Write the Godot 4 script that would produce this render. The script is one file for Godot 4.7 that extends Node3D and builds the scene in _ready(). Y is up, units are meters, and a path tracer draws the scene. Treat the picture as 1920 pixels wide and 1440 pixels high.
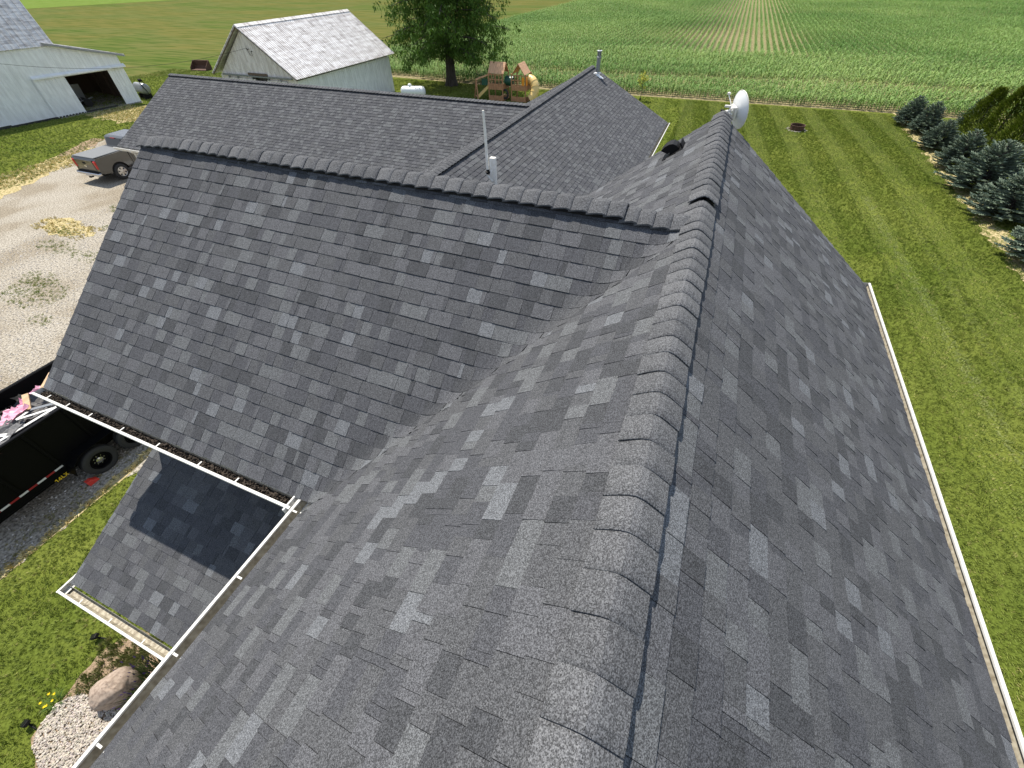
extends Node3D
# Farmhouse roof seen from its ridge. Ground at y = 0, the main ridge runs along z, x to the right, units are metres.

const EYE := Vector3(0, 8.8, 0)
const TURN := Vector3(-45.682, 23.280, -1.107)
const FOV := 85.47

var rng := RandomNumberGenerator.new()
var names := {}
var M := {}

# ---------------------------------------------------------------- geometry collector
class Geo:
	var v := PackedVector3Array()
	var n := PackedVector3Array()
	var u := PackedVector2Array()
	var c := PackedColorArray()
	var col := Color(1, 1, 1)
	func one(p: Vector3, nn: Vector3, uv: Vector2) -> void:
		v.append(p); n.append(nn); u.append(uv); c.append(col)
	func tri(a: Vector3, b: Vector3, d: Vector3, ua := Vector2.ZERO, ub := Vector2.ZERO, ud := Vector2.ZERO) -> void:   # counter-clockwise from the front
		var nn := (b - a).cross(d - a).normalized()
		one(a, nn, ua); one(d, nn, ud); one(b, nn, ub)
	func quad(a: Vector3, b: Vector3, d: Vector3, e: Vector3, ua := Vector2.ZERO, ub := Vector2(1, 0), ud := Vector2(1, 1), ue := Vector2(0, 1)) -> void:
		tri(a, b, d, ua, ub, ud); tri(a, d, e, ua, ud, ue)
	func smooth_tri(a: Vector3, b: Vector3, d: Vector3, na: Vector3, nb: Vector3, nd: Vector3) -> void:
		one(a, na, Vector2.ZERO); one(d, nd, Vector2.ZERO); one(b, nb, Vector2.ZERO)
	func box(at: Vector3, size: Vector3, b := Basis.IDENTITY) -> void:
		var x := b.x * size.x * 0.5
		var y := b.y * size.y * 0.5
		var z := b.z * size.z * 0.5
		quad(at - x - y + z, at + x - y + z, at + x + y + z, at - x + y + z)
		quad(at + x - y - z, at - x - y - z, at - x + y - z, at + x + y - z)
		quad(at + x - y + z, at + x - y - z, at + x + y - z, at + x + y + z)
		quad(at - x - y - z, at - x - y + z, at - x + y + z, at - x + y - z)
		quad(at - x + y + z, at + x + y + z, at + x + y - z, at - x + y - z)
		quad(at - x - y - z, at + x - y - z, at + x - y + z, at - x - y + z)
	func cbox(at: Vector3, size: Vector3, r: float, b := Basis.IDENTITY) -> void:   # box with chamfered edges
		var h := size * 0.5
		r = minf(r, minf(h.x, minf(h.y, h.z)) * 0.8)
		var P := func(sx: float, sy: float, sz: float, ax: int) -> Vector3:
			var q := Vector3(sx * (h.x - (0.0 if ax == 0 else r)), sy * (h.y - (0.0 if ax == 1 else r)), sz * (h.z - (0.0 if ax == 2 else r)))
			return at + b * q
		for s in [-1.0, 1.0]:
			var k: Array = [[P.call(s, -1.0, -s, 0), P.call(s, 1.0, -s, 0), P.call(s, 1.0, s, 0), P.call(s, -1.0, s, 0)],
				[P.call(-s, s, -1.0, 1), P.call(-s, s, 1.0, 1), P.call(s, s, 1.0, 1), P.call(s, s, -1.0, 1)],
				[P.call(-1.0, -s, s, 2), P.call(1.0, -s, s, 2), P.call(1.0, s, s, 2), P.call(-1.0, s, s, 2)]]
			for f in k:
				out(f, at)
			for t in [-1.0, 1.0]:
				out([P.call(s, t, -1.0, 0), P.call(s, t, 1.0, 0), P.call(s, t, 1.0, 1), P.call(s, t, -1.0, 1)], at)
				out([P.call(s, -1.0, t, 0), P.call(s, 1.0, t, 0), P.call(s, 1.0, t, 2), P.call(s, -1.0, t, 2)], at)
				out([P.call(-1.0, s, t, 1), P.call(1.0, s, t, 1), P.call(1.0, s, t, 2), P.call(-1.0, s, t, 2)], at)
				for w in [-1.0, 1.0]:
					out([P.call(s, t, w, 0), P.call(s, t, w, 1), P.call(s, t, w, 2)], at)
	func out(f: Array, at: Vector3) -> void:   # a convex face turned away from a point
		var m := Vector3.ZERO
		for p in f:
			m += p
		m /= f.size()
		if ((f[1] - f[0]) as Vector3).cross(f[2] - f[0]).dot(m - at) < 0:
			f.reverse()
		for i in range(1, f.size() - 1):
			tri(f[0], f[i], f[i + 1], Vector2.ZERO, Vector2(1, 0), Vector2(1, 1))
	func tube(path: Array, rad, sides := 8, closed := true) -> void:
		var rings := []
		var side := Vector3.ZERO
		for i in path.size():
			var t: Vector3 = (path[mini(i + 1, path.size() - 1)] - path[maxi(i - 1, 0)]).normalized()
			if side == Vector3.ZERO:
				side = t.cross(Vector3.UP if absf(t.y) < 0.9 else Vector3.RIGHT).normalized()
			side = (side - t * side.dot(t)).normalized()
			var up := t.cross(side)
			var r: float = rad[i] if rad is Array else rad
			var ring := []
			for k in sides:
				var a := TAU * k / sides
				var d := side * cos(a) + up * sin(a)
				ring.append([path[i] + d * r, d])
			rings.append(ring)
		for i in rings.size() - 1:
			for k in sides:
				var a = rings[i][k]
				var b = rings[i][(k + 1) % sides]
				var d = rings[i + 1][(k + 1) % sides]
				var e = rings[i + 1][k]
				smooth_tri(a[0], b[0], d[0], a[1], b[1], d[1])
				smooth_tri(a[0], d[0], e[0], a[1], d[1], e[1])
		if closed:
			for k in range(1, sides - 1):
				tri(rings[0][0][0], rings[0][k + 1][0], rings[0][k][0])
				var L = rings[-1]
				tri(L[0][0], L[k][0], L[k + 1][0])
	func lathe(prof: Array, at: Vector3, b := Basis.IDENTITY, sides := 24) -> void:   # prof: Vector2(radius, height along b.y)
		if b.determinant() < 0:
			b.z = -b.z
		for i in prof.size() - 1:
			var p: Vector2 = prof[i]
			var q: Vector2 = prof[i + 1]
			var e := q - p
			if e.length() < 1e-6:
				continue
			var nr := Vector2(e.y, -e.x).normalized()
			for k in sides:
				var a0 := TAU * k / sides
				var a1 := TAU * (k + 1) / sides
				var d0 := b.x * cos(a0) - b.z * sin(a0)
				var d1 := b.x * cos(a1) - b.z * sin(a1)
				var n0 := (d0 * nr.x + b.y * nr.y).normalized()
				var n1 := (d1 * nr.x + b.y * nr.y).normalized()
				var A := at + d0 * p.x + b.y * p.y
				var B := at + d1 * p.x + b.y * p.y
				var C := at + d1 * q.x + b.y * q.y
				var D := at + d0 * q.x + b.y * q.y
				if p.x > 1e-5:
					smooth_tri(A, B, C, n0, n1, n1)
				if q.x > 1e-5:
					smooth_tri(A, C, D, n0, n1, n0)
	func prism(poly: PackedVector2Array, at: Vector3, bx: Vector3, by: Vector3, bz: Vector3, depth: float, bevel := 0.0) -> void:
		# polygon in the (bx, by) plane, pushed along bz from -depth/2 to +depth/2
		if Geometry2D.is_polygon_clockwise(poly):
			poly = poly.duplicate(); poly.reverse()
		var inner := poly
		if bevel > 0.0:
			var o := Geometry2D.offset_polygon(poly, -bevel)
			if o.size() == 1 and o[0].size() == poly.size():
				inner = o[0]
				var best := 0
				for i in inner.size():
					if inner[i].distance_to(poly[0]) < inner[best].distance_to(poly[0]):
						best = i
				var rot := PackedVector2Array()
				for i in inner.size():
					rot.append(inner[(i + best) % inner.size()])
				inner = rot
			else:
				bevel = 0.0
		var flip := bx.cross(by).dot(bz) < 0
		var h := depth * 0.5
		var P := func(q: Vector2, z: float) -> Vector3: return at + bx * q.x + by * q.y + bz * z
		var idx := Geometry2D.triangulate_polygon(inner)
		for i in range(0, idx.size(), 3):
			var a: Vector3 = P.call(inner[idx[i]], h)
			var b: Vector3 = P.call(inner[idx[i + 1]], h)
			var d: Vector3 = P.call(inner[idx[i + 2]], h)
			face_to(a, b, d, bz)
			face_to(P.call(inner[idx[i]], -h), P.call(inner[idx[i + 1]], -h), P.call(inner[idx[i + 2]], -h), -bz)
		for i in poly.size():
			var j := (i + 1) % poly.size()
			var rows := [[poly, -h + bevel], [poly, h - bevel]] if bevel == 0.0 else [[inner, -h], [poly, -h + bevel], [poly, h - bevel], [inner, h]]
			for r in rows.size() - 1:
				var a: Vector3 = P.call(rows[r][0][i], rows[r][1])
				var b: Vector3 = P.call(rows[r][0][j], rows[r][1])
				var d: Vector3 = P.call(rows[r + 1][0][j], rows[r + 1][1])
				var e: Vector3 = P.call(rows[r + 1][0][i], rows[r + 1][1])
				if flip:
					quad(e, d, b, a)
				else:
					quad(a, b, d, e)
	func face_to(a: Vector3, b: Vector3, d: Vector3, dir: Vector3) -> void:
		if (b - a).cross(d - a).dot(dir) >= 0:
			tri(a, b, d, Vector2(0, 0), Vector2(1, 0), Vector2(1, 1))
		else:
			tri(a, d, b, Vector2(0, 0), Vector2(1, 1), Vector2(1, 0))
	func add(g: Geo, t: Transform3D) -> void:
		for i in g.v.size():
			v.append(t * g.v[i]); n.append((t.basis * g.n[i]).normalized())
		u.append_array(g.u); c.append_array(g.c)
	func mesh() -> ArrayMesh:
		var a := []
		a.resize(Mesh.ARRAY_MAX)
		a[Mesh.ARRAY_VERTEX] = v; a[Mesh.ARRAY_NORMAL] = n; a[Mesh.ARRAY_TEX_UV] = u; a[Mesh.ARRAY_COLOR] = c
		var m := ArrayMesh.new()
		m.add_surface_from_arrays(Mesh.PRIMITIVE_TRIANGLES, a)
		return m

# ---------------------------------------------------------------- naming and placing
func numbered(called: String) -> String:
	names[called] = names.get(called, -1) + 1
	return called if names[called] == 0 else "%s_%03d" % [called, names[called]]

func tag(o: Node3D, label: String, category := "", group := "", kind := "") -> Node3D:
	if label != "": o.set_meta("label", label)
	if category != "": o.set_meta("category", category)
	if group != "": o.set_meta("group", group)
	if kind != "": o.set_meta("kind", kind)
	return o

func thing(called: String, label: String, category: String, at := Vector3.ZERO, turn := 0.0, group := "") -> Node3D:
	var o := Node3D.new()
	o.name = numbered(called)
	add_child(o)
	o.position = at
	o.rotation.y = turn
	tag(o, label, category, group)
	return o

func put_mesh(m: Mesh, called: String, mat: Material, parent: Node = self) -> MeshInstance3D:
	var o := MeshInstance3D.new()
	o.mesh = m
	o.material_override = mat
	o.name = numbered(called) if parent == self else called
	parent.add_child(o, true)
	return o

func put(g: Geo, called: String, mat: Material, parent: Node = self) -> MeshInstance3D:
	return put_mesh(g.mesh(), called, mat, parent)

func struct(g: Geo, called: String, mat: Material) -> MeshInstance3D:
	var o := put(g, called, mat)
	o.set_meta("kind", "structure")
	return o

func scatter(called: String, mesh: Mesh, mat: Material, xf: Array, cols: Array, label: String, category: String, parent: Node = self) -> MultiMeshInstance3D:
	var mm := MultiMesh.new()
	mm.transform_format = MultiMesh.TRANSFORM_3D
	mm.use_colors = true
	mm.mesh = mesh
	mm.instance_count = xf.size()
	for i in xf.size():
		mm.set_instance_transform(i, xf[i])
		mm.set_instance_color(i, cols[i])
	var o := MultiMeshInstance3D.new()
	o.multimesh = mm
	o.material_override = mat
	o.name = numbered(called) if parent == self else called
	parent.add_child(o, true)
	tag(o, label, category, "", "stuff")
	return o

func dup(src: Node3D, at: Vector3, turn: float, label: String) -> Node3D:
	var c: Node3D = src.duplicate()
	c.name = numbered(str(src.name).rstrip("0123456789").trim_suffix("_"))
	add_child(c)
	c.position = at
	c.rotation.y = turn
	c.set_meta("label", label)
	return c

# ---------------------------------------------------------------- materials
func lin(r: float, g: float, b: float) -> Color:
	return Color(r, g, b).linear_to_srgb()

func mat(called: String, r: float, g: float, b: float, rough := 0.8, metal := 0.0) -> StandardMaterial3D:
	var m := StandardMaterial3D.new()
	m.resource_name = called
	m.albedo_color = lin(r, g, b)
	m.roughness = rough
	m.metallic = metal
	M[called] = m
	return m

func textured(m: StandardMaterial3D, t: Texture2D, metres: float) -> StandardMaterial3D:
	m.albedo_texture = t
	m.uv1_triplanar = true
	m.uv1_world_triplanar = true
	m.uv1_scale = Vector3.ONE / metres
	return m

func patchy(m: StandardMaterial3D, t: Texture2D, metres: float) -> void:   # broad stains multiplied over the fine grain
	m.detail_enabled = true
	m.detail_blend_mode = BaseMaterial3D.BLEND_MODE_MUL
	m.detail_albedo = t
	m.detail_uv_layer = BaseMaterial3D.DETAIL_UV_2
	m.uv2_triplanar = true
	m.uv2_world_triplanar = true
	m.uv2_scale = Vector3.ONE / metres

func ramp_at(ramp: Array, t: float) -> Color:
	var x := clampf(t, 0, 1) * (ramp.size() - 1)
	var i := mini(int(x), ramp.size() - 2)
	return (ramp[i] as Color).lerp(ramp[i + 1], x - i)

# linear ramp colours over seamless noise, with a share of per-texel grain
func noise_tex(seed_: int, size: int, freq: float, oct: int, ramp: Array, grain := 0.0, stretch := 1.0, contrast := 1.6) -> ImageTexture:
	var f := FastNoiseLite.new()
	f.seed = seed_
	f.noise_type = FastNoiseLite.TYPE_SIMPLEX_SMOOTH
	f.frequency = freq
	f.fractal_octaves = oct
	var im := f.get_seamless_image(size, int(size / stretch)) if stretch >= 1.0 else f.get_seamless_image(int(size * stretch), size)
	if stretch != 1.0:
		im.resize(size, size, Image.INTERPOLATE_BILINEAR)
	var r := RandomNumberGenerator.new()
	r.seed = seed_ + 77
	var o := Image.create(size, size, true, Image.FORMAT_RGB8)
	for y in size:
		for x in size:
			var t := (im.get_pixel(x, y).r - 0.5) * contrast + 0.5 + (r.randf() - 0.5) * 2.0 * grain
			o.set_pixel(x, y, ramp_at(ramp, t).linear_to_srgb())
	o.generate_mipmaps()
	return ImageTexture.create_from_image(o)

# asphalt granules: light and dark specks of two sizes, mean about 0.5
func granule_tex(seed_: int, size: int, lo: float, hi: float) -> ImageTexture:
	var r := RandomNumberGenerator.new()
	r.seed = seed_
	var h := size / 3
	var big := PackedFloat32Array()
	for i in (h + 1) * (h + 1):
		big.append(r.randf())
	var o := Image.create(size, size, true, Image.FORMAT_RGB8)
	for y in size:
		for x in size:
			var b := big[(y / 3 % h) * (h + 1) + x / 3 % h]
			var t := 0.5 * pow(r.randf(), 1.6) + 0.5 * pow(b, 1.7)
			var k := lerpf(lo, hi, clampf((t - 0.04) * 1.35, 0, 1))
			o.set_pixel(x, y, Color(k * r.randf_range(0.97, 1.0), k, k * r.randf_range(1.0, 1.06)).linear_to_srgb())
	o.generate_mipmaps()
	return ImageTexture.create_from_image(o)

func make_materials() -> void:
	var m: StandardMaterial3D
	m = mat("shingle", 1, 1, 1, 0.93)
	m.albedo_texture = granule_tex(5, 768, 0.10, 1.0)
	m.vertex_color_use_as_albedo = true
	mat("deck", 0.05, 0.05, 0.055, 0.95)
	mat("vent_black", 0.012, 0.012, 0.013, 0.6)
	m = mat("white_metal", 0.66, 0.66, 0.64, 0.4)
	textured(m, noise_tex(91, 256, 0.03, 3, [Color(0.86, 0.85, 0.82), Color(1, 1, 1)], 0.05), 0.9)
	m = mat("gutter_inside", 0.42, 0.40, 0.34, 0.6)
	textured(m, noise_tex(92, 256, 0.04, 4, [Color(0.45, 0.4, 0.33), Color(1, 0.98, 0.92)], 0.1), 0.7)
	mat("litter", 0.04, 0.03, 0.022, 0.95)
	m = mat("siding", 0.72, 0.72, 0.70, 0.5)
	textured(m, noise_tex(93, 256, 0.02, 3, [Color(0.9, 0.9, 0.89), Color(1, 1, 1)], 0.03), 2.0)
	m = mat("galvanized", 0.30, 0.32, 0.34, 0.42, 0.7)
	textured(m, noise_tex(94, 256, 0.06, 3, [Color(0.7, 0.7, 0.7), Color(1, 1, 1)], 0.1), 0.4)
	mat("bright_flashing", 0.75, 0.77, 0.78, 0.3, 0.25)
	m = mat("white_plastic", 0.78, 0.77, 0.73, 0.4)
	textured(m, noise_tex(95, 128, 0.05, 3, [Color(0.86, 0.84, 0.79), Color(1, 1, 1)], 0.05), 0.25)
	mat("black_plastic", 0.006, 0.006, 0.0065, 0.6)
	mat("black_paint", 0.004, 0.004, 0.0045, 0.42)
	M.black_paint.metallic_specular = 0.2
	M.black_plastic.metallic_specular = 0.3
	mat("rubber", 0.022, 0.022, 0.022, 0.8)
	mat("dark_glass", 0.008, 0.009, 0.01, 0.06)
	m = mat("barn_paint", 0.82, 0.85, 0.85, 0.55)
	textured(m, noise_tex(96, 256, 0.03, 4, [Color(0.82, 0.82, 0.82), Color(1, 1, 1)], 0.05, 4.0), 3.0)
	m = mat("shed_paint", 0.74, 0.71, 0.66, 0.6)
	textured(m, noise_tex(97, 256, 0.03, 4, [Color(0.72, 0.7, 0.68), Color(1, 1, 1)], 0.06, 4.0), 2.5)
	m = mat("roof_metal", 0.72, 0.72, 0.72, 0.5, 0.0)
	textured(m, noise_tex(98, 512, 0.03, 5, [Color(0.5, 0.47, 0.46), Color(0.86, 0.85, 0.85), Color(1, 1, 1), Color(1, 1, 1)], 0.12, 0.2, 2.4), 3.5)
	mat("barn_dark", 0.03, 0.03, 0.03, 0.9)
	mat("old_wood", 0.12, 0.085, 0.055, 0.9)
	m = mat("cedar", 0.52, 0.26, 0.13, 0.75)
	textured(m, noise_tex(99, 256, 0.03, 3, [Color(0.6, 0.6, 0.6), Color(1, 1, 1)], 0.08, 6.0), 0.8)
	m = mat("cedar_roof", 0.68, 0.40, 0.23, 0.75)
	textured(m, noise_tex(100, 256, 0.03, 3, [Color(0.7, 0.7, 0.7), Color(1, 1, 1)], 0.08, 6.0), 0.8)
	mat("slide_yellow", 0.72, 0.52, 0.20, 0.4)
	mat("orange_plastic", 0.75, 0.27, 0.02, 0.4)
	mat("green_plastic", 0.01, 0.075, 0.05, 0.4)
	mat("tank_white", 0.80, 0.82, 0.82, 0.3)
	m = mat("rust", 0.11, 0.055, 0.035, 0.9)
	textured(m, noise_tex(101, 128, 0.05, 4, [Color(0.4, 0.35, 0.35), Color(1, 1, 1)], 0.15), 0.9)
	mat("truck_paint", 0.062, 0.061, 0.057, 0.3, 0.35)
	M.truck_paint.clearcoat_enabled = true
	M.truck_paint.clearcoat = 0.8
	M.truck_paint.clearcoat_roughness = 0.08
	mat("truck_cover", 0.12, 0.13, 0.14, 0.5)
	mat("tail_red", 0.45, 0.012, 0.015, 0.15)
	mat("chrome", 0.55, 0.56, 0.58, 0.2, 0.95)
	mat("alloy", 0.55, 0.54, 0.51, 0.3, 0.75)
	mat("tape_red", 0.28, 0.012, 0.02, 0.4)
	mat("tape_white", 0.6, 0.6, 0.58, 0.4)
	mat("letter_yellow", 0.75, 0.50, 0.02, 0.5)
	mat("lamp_amber", 0.55, 0.14, 0.02, 0.3)
	mat("chock_red", 0.62, 0.05, 0.035, 0.5)
	m = mat("plank", 0.60, 0.42, 0.26, 0.8)
	textured(m, noise_tex(102, 128, 0.04, 3, [Color(0.7, 0.66, 0.6), Color(1, 1, 1)], 0.1, 5.0), 0.5)
	mat("pink_wrap", 0.66, 0.34, 0.44, 0.5)
	mat("pink_bright", 0.62, 0.24, 0.36, 0.5)
	m = mat("tear_off", 0.16, 0.16, 0.165, 0.85)
	textured(m, noise_tex(103, 256, 0.04, 4, [Color(0.45, 0.45, 0.45), Color(1, 1, 1)], 0.25), 0.7)
	mat("red_brown", 0.14, 0.05, 0.035, 0.85)
	m = mat("bark", 0.085, 0.072, 0.06, 0.95)
	textured(m, noise_tex(104, 256, 0.03, 4, [Color(0.45, 0.42, 0.4), Color(1, 1, 1)], 0.15, 5.0), 1.2)
	m = mat("leaf", 1, 1, 1, 0.6)
	m.vertex_color_use_as_albedo = true
	m.backlight_enabled = true
	m.backlight = Color(0.45, 0.5, 0.3)
	m.cull_mode = BaseMaterial3D.CULL_DISABLED
	m = mat("needle", 1, 1, 1, 0.65)
	m.vertex_color_use_as_albedo = true
	m.cull_mode = BaseMaterial3D.CULL_DISABLED
	m = mat("rock", 0.36, 0.29, 0.235, 0.9)
	textured(m, noise_tex(105, 256, 0.035, 5, [Color(0.5, 0.46, 0.44), Color(0.9, 0.88, 0.86), Color(1, 1, 1)], 0.16), 0.6)
	m = mat("pebble", 1, 1, 1, 0.8)
	m.vertex_color_use_as_albedo = true
	m = mat("lawn", 1, 1, 1, 0.95)
	m.vertex_color_use_as_albedo = true
	textured(m, noise_tex(106, 512, 0.05, 4, [Color(0.45, 0.46, 0.4), Color(0.72, 0.72, 0.68), Color(0.9, 0.9, 0.9)], 0.18), 1.7)
	m = mat("gravel", 0.43, 0.40, 0.345, 0.95)
	textured(m, noise_tex(107, 512, 0.06, 5, [Color(0.28, 0.27, 0.26), Color(0.8, 0.79, 0.77), Color(1, 1, 1)], 0.38), 2.6)
	m = mat("straw_ground", 0.50, 0.41, 0.24, 0.95)
	textured(m, noise_tex(108, 256, 0.05, 5, [Color(0.3, 0.36, 0.2), Color(0.8, 0.8, 0.75), Color(1, 1, 1)], 0.25), 1.9)
	m = mat("bare_soil", 0.34, 0.26, 0.18, 0.95)
	textured(m, noise_tex(109, 256, 0.05, 5, [Color(0.5, 0.48, 0.45), Color(1, 1, 1)], 0.25), 1.5)
	m = mat("corn_soil", 0.30, 0.26, 0.15, 0.95)
	textured(m, noise_tex(110, 256, 0.04, 5, [Color(0.5, 0.5, 0.45), Color(1, 1, 1)], 0.15), 5.0)
	m = mat("crop_field", 0.125, 0.138, 0.048, 0.95)
	textured(m, noise_tex(111, 512, 0.03, 5, [Color(0.55, 0.68, 0.45), Color(0.85, 0.88, 0.75), Color(1.0, 0.92, 0.85)], 0.16, 0.12, 2.0), 19.0)
	m = mat("green_field", 0.13, 0.185, 0.04, 0.95)
	textured(m, noise_tex(112, 256, 0.03, 4, [Color(0.8, 0.85, 0.75), Color(1, 1, 1)], 0.08), 31.0)
	m = mat("concrete", 0.36, 0.33, 0.29, 0.9)
	textured(m, noise_tex(113, 128, 0.05, 4, [Color(0.7, 0.7, 0.7), Color(1, 1, 1)], 0.1), 1.5)
	for k in ["lawn", "gravel", "straw_ground", "bare_soil", "corn_soil", "crop_field", "green_field"]:
		M[k].metallic_specular = 0.08
	M.leaf.metallic_specular = 0.25
	M.needle.metallic_specular = 0.25
	M.shingle.metallic_specular = 0.3
	patchy(M.gravel, noise_tex(121, 256, 0.012, 5, [Color(0.76, 0.72, 0.66), Color(0.93, 0.92, 0.9), Color(1, 1, 1)], 0.04, 1.0, 2.2), 13.0)
	patchy(M.crop_field, noise_tex(122, 256, 0.015, 5, [Color(0.75, 0.88, 0.7), Color(0.95, 0.95, 0.95), Color(1.0, 0.93, 0.85)], 0.03, 0.35, 2.2), 70.0)
	patchy(M.roof_metal, noise_tex(123, 256, 0.05, 4, [Color(0.72, 0.69, 0.67), Color(1, 1, 1), Color(1, 1, 1)], 0.05, 0.08, 2.4), 2.2)
	m = mat("mulch", 0.30, 0.22, 0.15, 0.95)
	textured(m, noise_tex(114, 256, 0.06, 5, [Color(0.35, 0.36, 0.28), Color(0.9, 0.88, 0.84), Color(1, 1, 1)], 0.3), 0.7)

# ---------------------------------------------------------------- small shared shapes
func strip_between(g: Geo, a: Vector3, b: Vector3, w: float, h: float, up := Vector3.UP) -> void:   # a bar from a to b
	var z := (b - a).normalized()
	var x := up.cross(z).normalized()
	var y := z.cross(x)
	g.box((a + b) * 0.5, Vector3(w, h, a.distance_to(b)), Basis(x, y, z))

func leaf_blade(g: Geo, base: Vector3, dir: Vector3, side: Vector3, len_: float, w: float, droop: float, segs: int) -> void:
	var p := base
	var d := dir.normalized()
	var s := side.normalized()
	for i in segs:
		var w0 := w * (1.0 - float(i) / segs) if i > 0 else w * 0.6
		var w1 := w * (1.0 - float(i + 1) / segs) if i + 1 > 1 or segs == 1 else w
		var q := p + d * len_ / segs
		if i + 1 == segs:
			g.tri(p - s * w0 * 0.5, p + s * w0 * 0.5, q)
		else:
			g.quad(p - s * w0 * 0.5, p + s * w0 * 0.5, q + s * w1 * 0.5, q - s * w1 * 0.5)
		p = q
		d = (d + Vector3.DOWN * droop).normalized()

# ================================================================ the house
const PITCH := 0.757
const AX := 0.125        # main ridge, along z
const AY := 7.225
const BZ := -3.824       # cross ridge, along x
const BY := 7.21
const RUN := 2.754
const A_FAR := -7.443
const A_NEAR := 3.2
const B_LEFT := -6.843
const LOWY := 4.95       # ridge of the garage and back wings
const LOWP := 0.51
const CZ := -17.15
const C_LEFT := -25.75
const DX := -6.24
const D_FAR := -25.6
const TONES := [0.112, 0.132, 0.152, 0.174, 0.203, 0.248]
const WIDTHS := [0.04, 0.075, 0.11, 0.145, 0.185, 0.235]
var tab_cache := {}
var house: Node3D
var candidates := []

func tone_color(t: int) -> Color:
	var k: float = TONES[t]
	return Color(k * [0.975, 0.975, 0.98, 0.975, 0.97, 0.955][t], k * 1.005, k * [1.06, 1.07, 1.04, 1.08, 1.05, 1.06][t])

func pick_tone(r: RandomNumberGenerator) -> int:
	var x := r.randf()
	return 0 if x < 0.14 else 1 if x < 0.36 else 2 if x < 0.62 else 3 if x < 0.82 else 4 if x < 0.945 else 5

func pick_width(r: RandomNumberGenerator) -> int:
	var x := r.randf()
	return 0 if x < 0.12 else 1 if x < 0.27 else 2 if x < 0.46 else 3 if x < 0.68 else 4 if x < 0.87 else 5

# one tab: four plan corners (low-left, low-right, high-right, high-left), thickness at the butt, tucked under the next course above
func add_tab(g: Geo, a: Vector3, b: Vector3, c: Vector3, d: Vector3, n: Vector3, t: float, tone: Color, off: Vector2, subs := 1, warp = null) -> void:
	g.col = tone
	var dn := ((a + b) - (c + d)).normalized()
	var sd := (b - a).normalized() if a.distance_to(b) > 0.001 else (c - d).normalized()
	for i in subs:
		var f0 := float(i) / subs
		var f1 := float(i + 1) / subs
		var q := [a.lerp(b, f0), a.lerp(b, f1), d.lerp(c, f1), d.lerp(c, f0)]
		var top := [q[0] + n * t, q[1] + n * t, q[2] + n * 0.0012, q[3] + n * 0.0012]
		var bot := [q[0] - n * 0.001, q[1] - n * 0.001, q[2] - n * 0.001, q[3] - n * 0.001]
		if warp != null:
			for k in 4:
				top[k] = warp.call(top[k]); bot[k] = warp.call(bot[k])
		var uv := []
		for k in 4:
			uv.append(Vector2((q[k] - a).dot(sd), (q[k] - a).dot(dn)) / 1.0 + off)
		g.quad(top[0], top[1], top[2], top[3], uv[0], uv[1], uv[2], uv[3])
		g.quad(bot[0], bot[1], top[1], top[0], uv[0], uv[1], uv[1] + Vector2(0, 0.008), uv[0] + Vector2(0, 0.008))
		if i == 0:
			g.quad(bot[3], bot[0], top[0], top[3], uv[3], uv[0], uv[0] + Vector2(0.008, 0), uv[3])
		if i == subs - 1:
			g.quad(bot[1], bot[2], top[2], top[1], uv[1], uv[2], uv[2], uv[1] + Vector2(0.008, 0))

func tab_geo(w: int, tone: int, over: bool, h: float, thick := 1.0) -> Geo:
	var key := "%d_%d_%d_%d" % [w, tone, int(over), int(h * 10000)] + ("f" if thick > 1.0 else "")
	if not tab_cache.has(key):
		var g := Geo.new()
		var W: float = WIDTHS[w] - 0.002
		var r := RandomNumberGenerator.new()
		r.seed = hash(key)
		add_tab(g, Vector3(0, 0, 0), Vector3(W, 0, 0), Vector3(W, 0, -h), Vector3(0, 0, -h), Vector3.UP, (0.0118 if over else 0.0075) * thick, tone_color(tone), Vector2(r.randf(), r.randf()))
		tab_cache[key] = [g, null]
	return tab_cache[key][0]

func tab_mesh(w: int, tone: int, over: bool, h: float) -> Mesh:
	tab_geo(w, tone, over, h)
	var key := "%d_%d_%d_%d" % [w, tone, int(over), int(h * 10000)]
	if tab_cache[key][1] == null:
		tab_cache[key][1] = (tab_cache[key][0] as Geo).mesh()
	return tab_cache[key][1]

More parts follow.
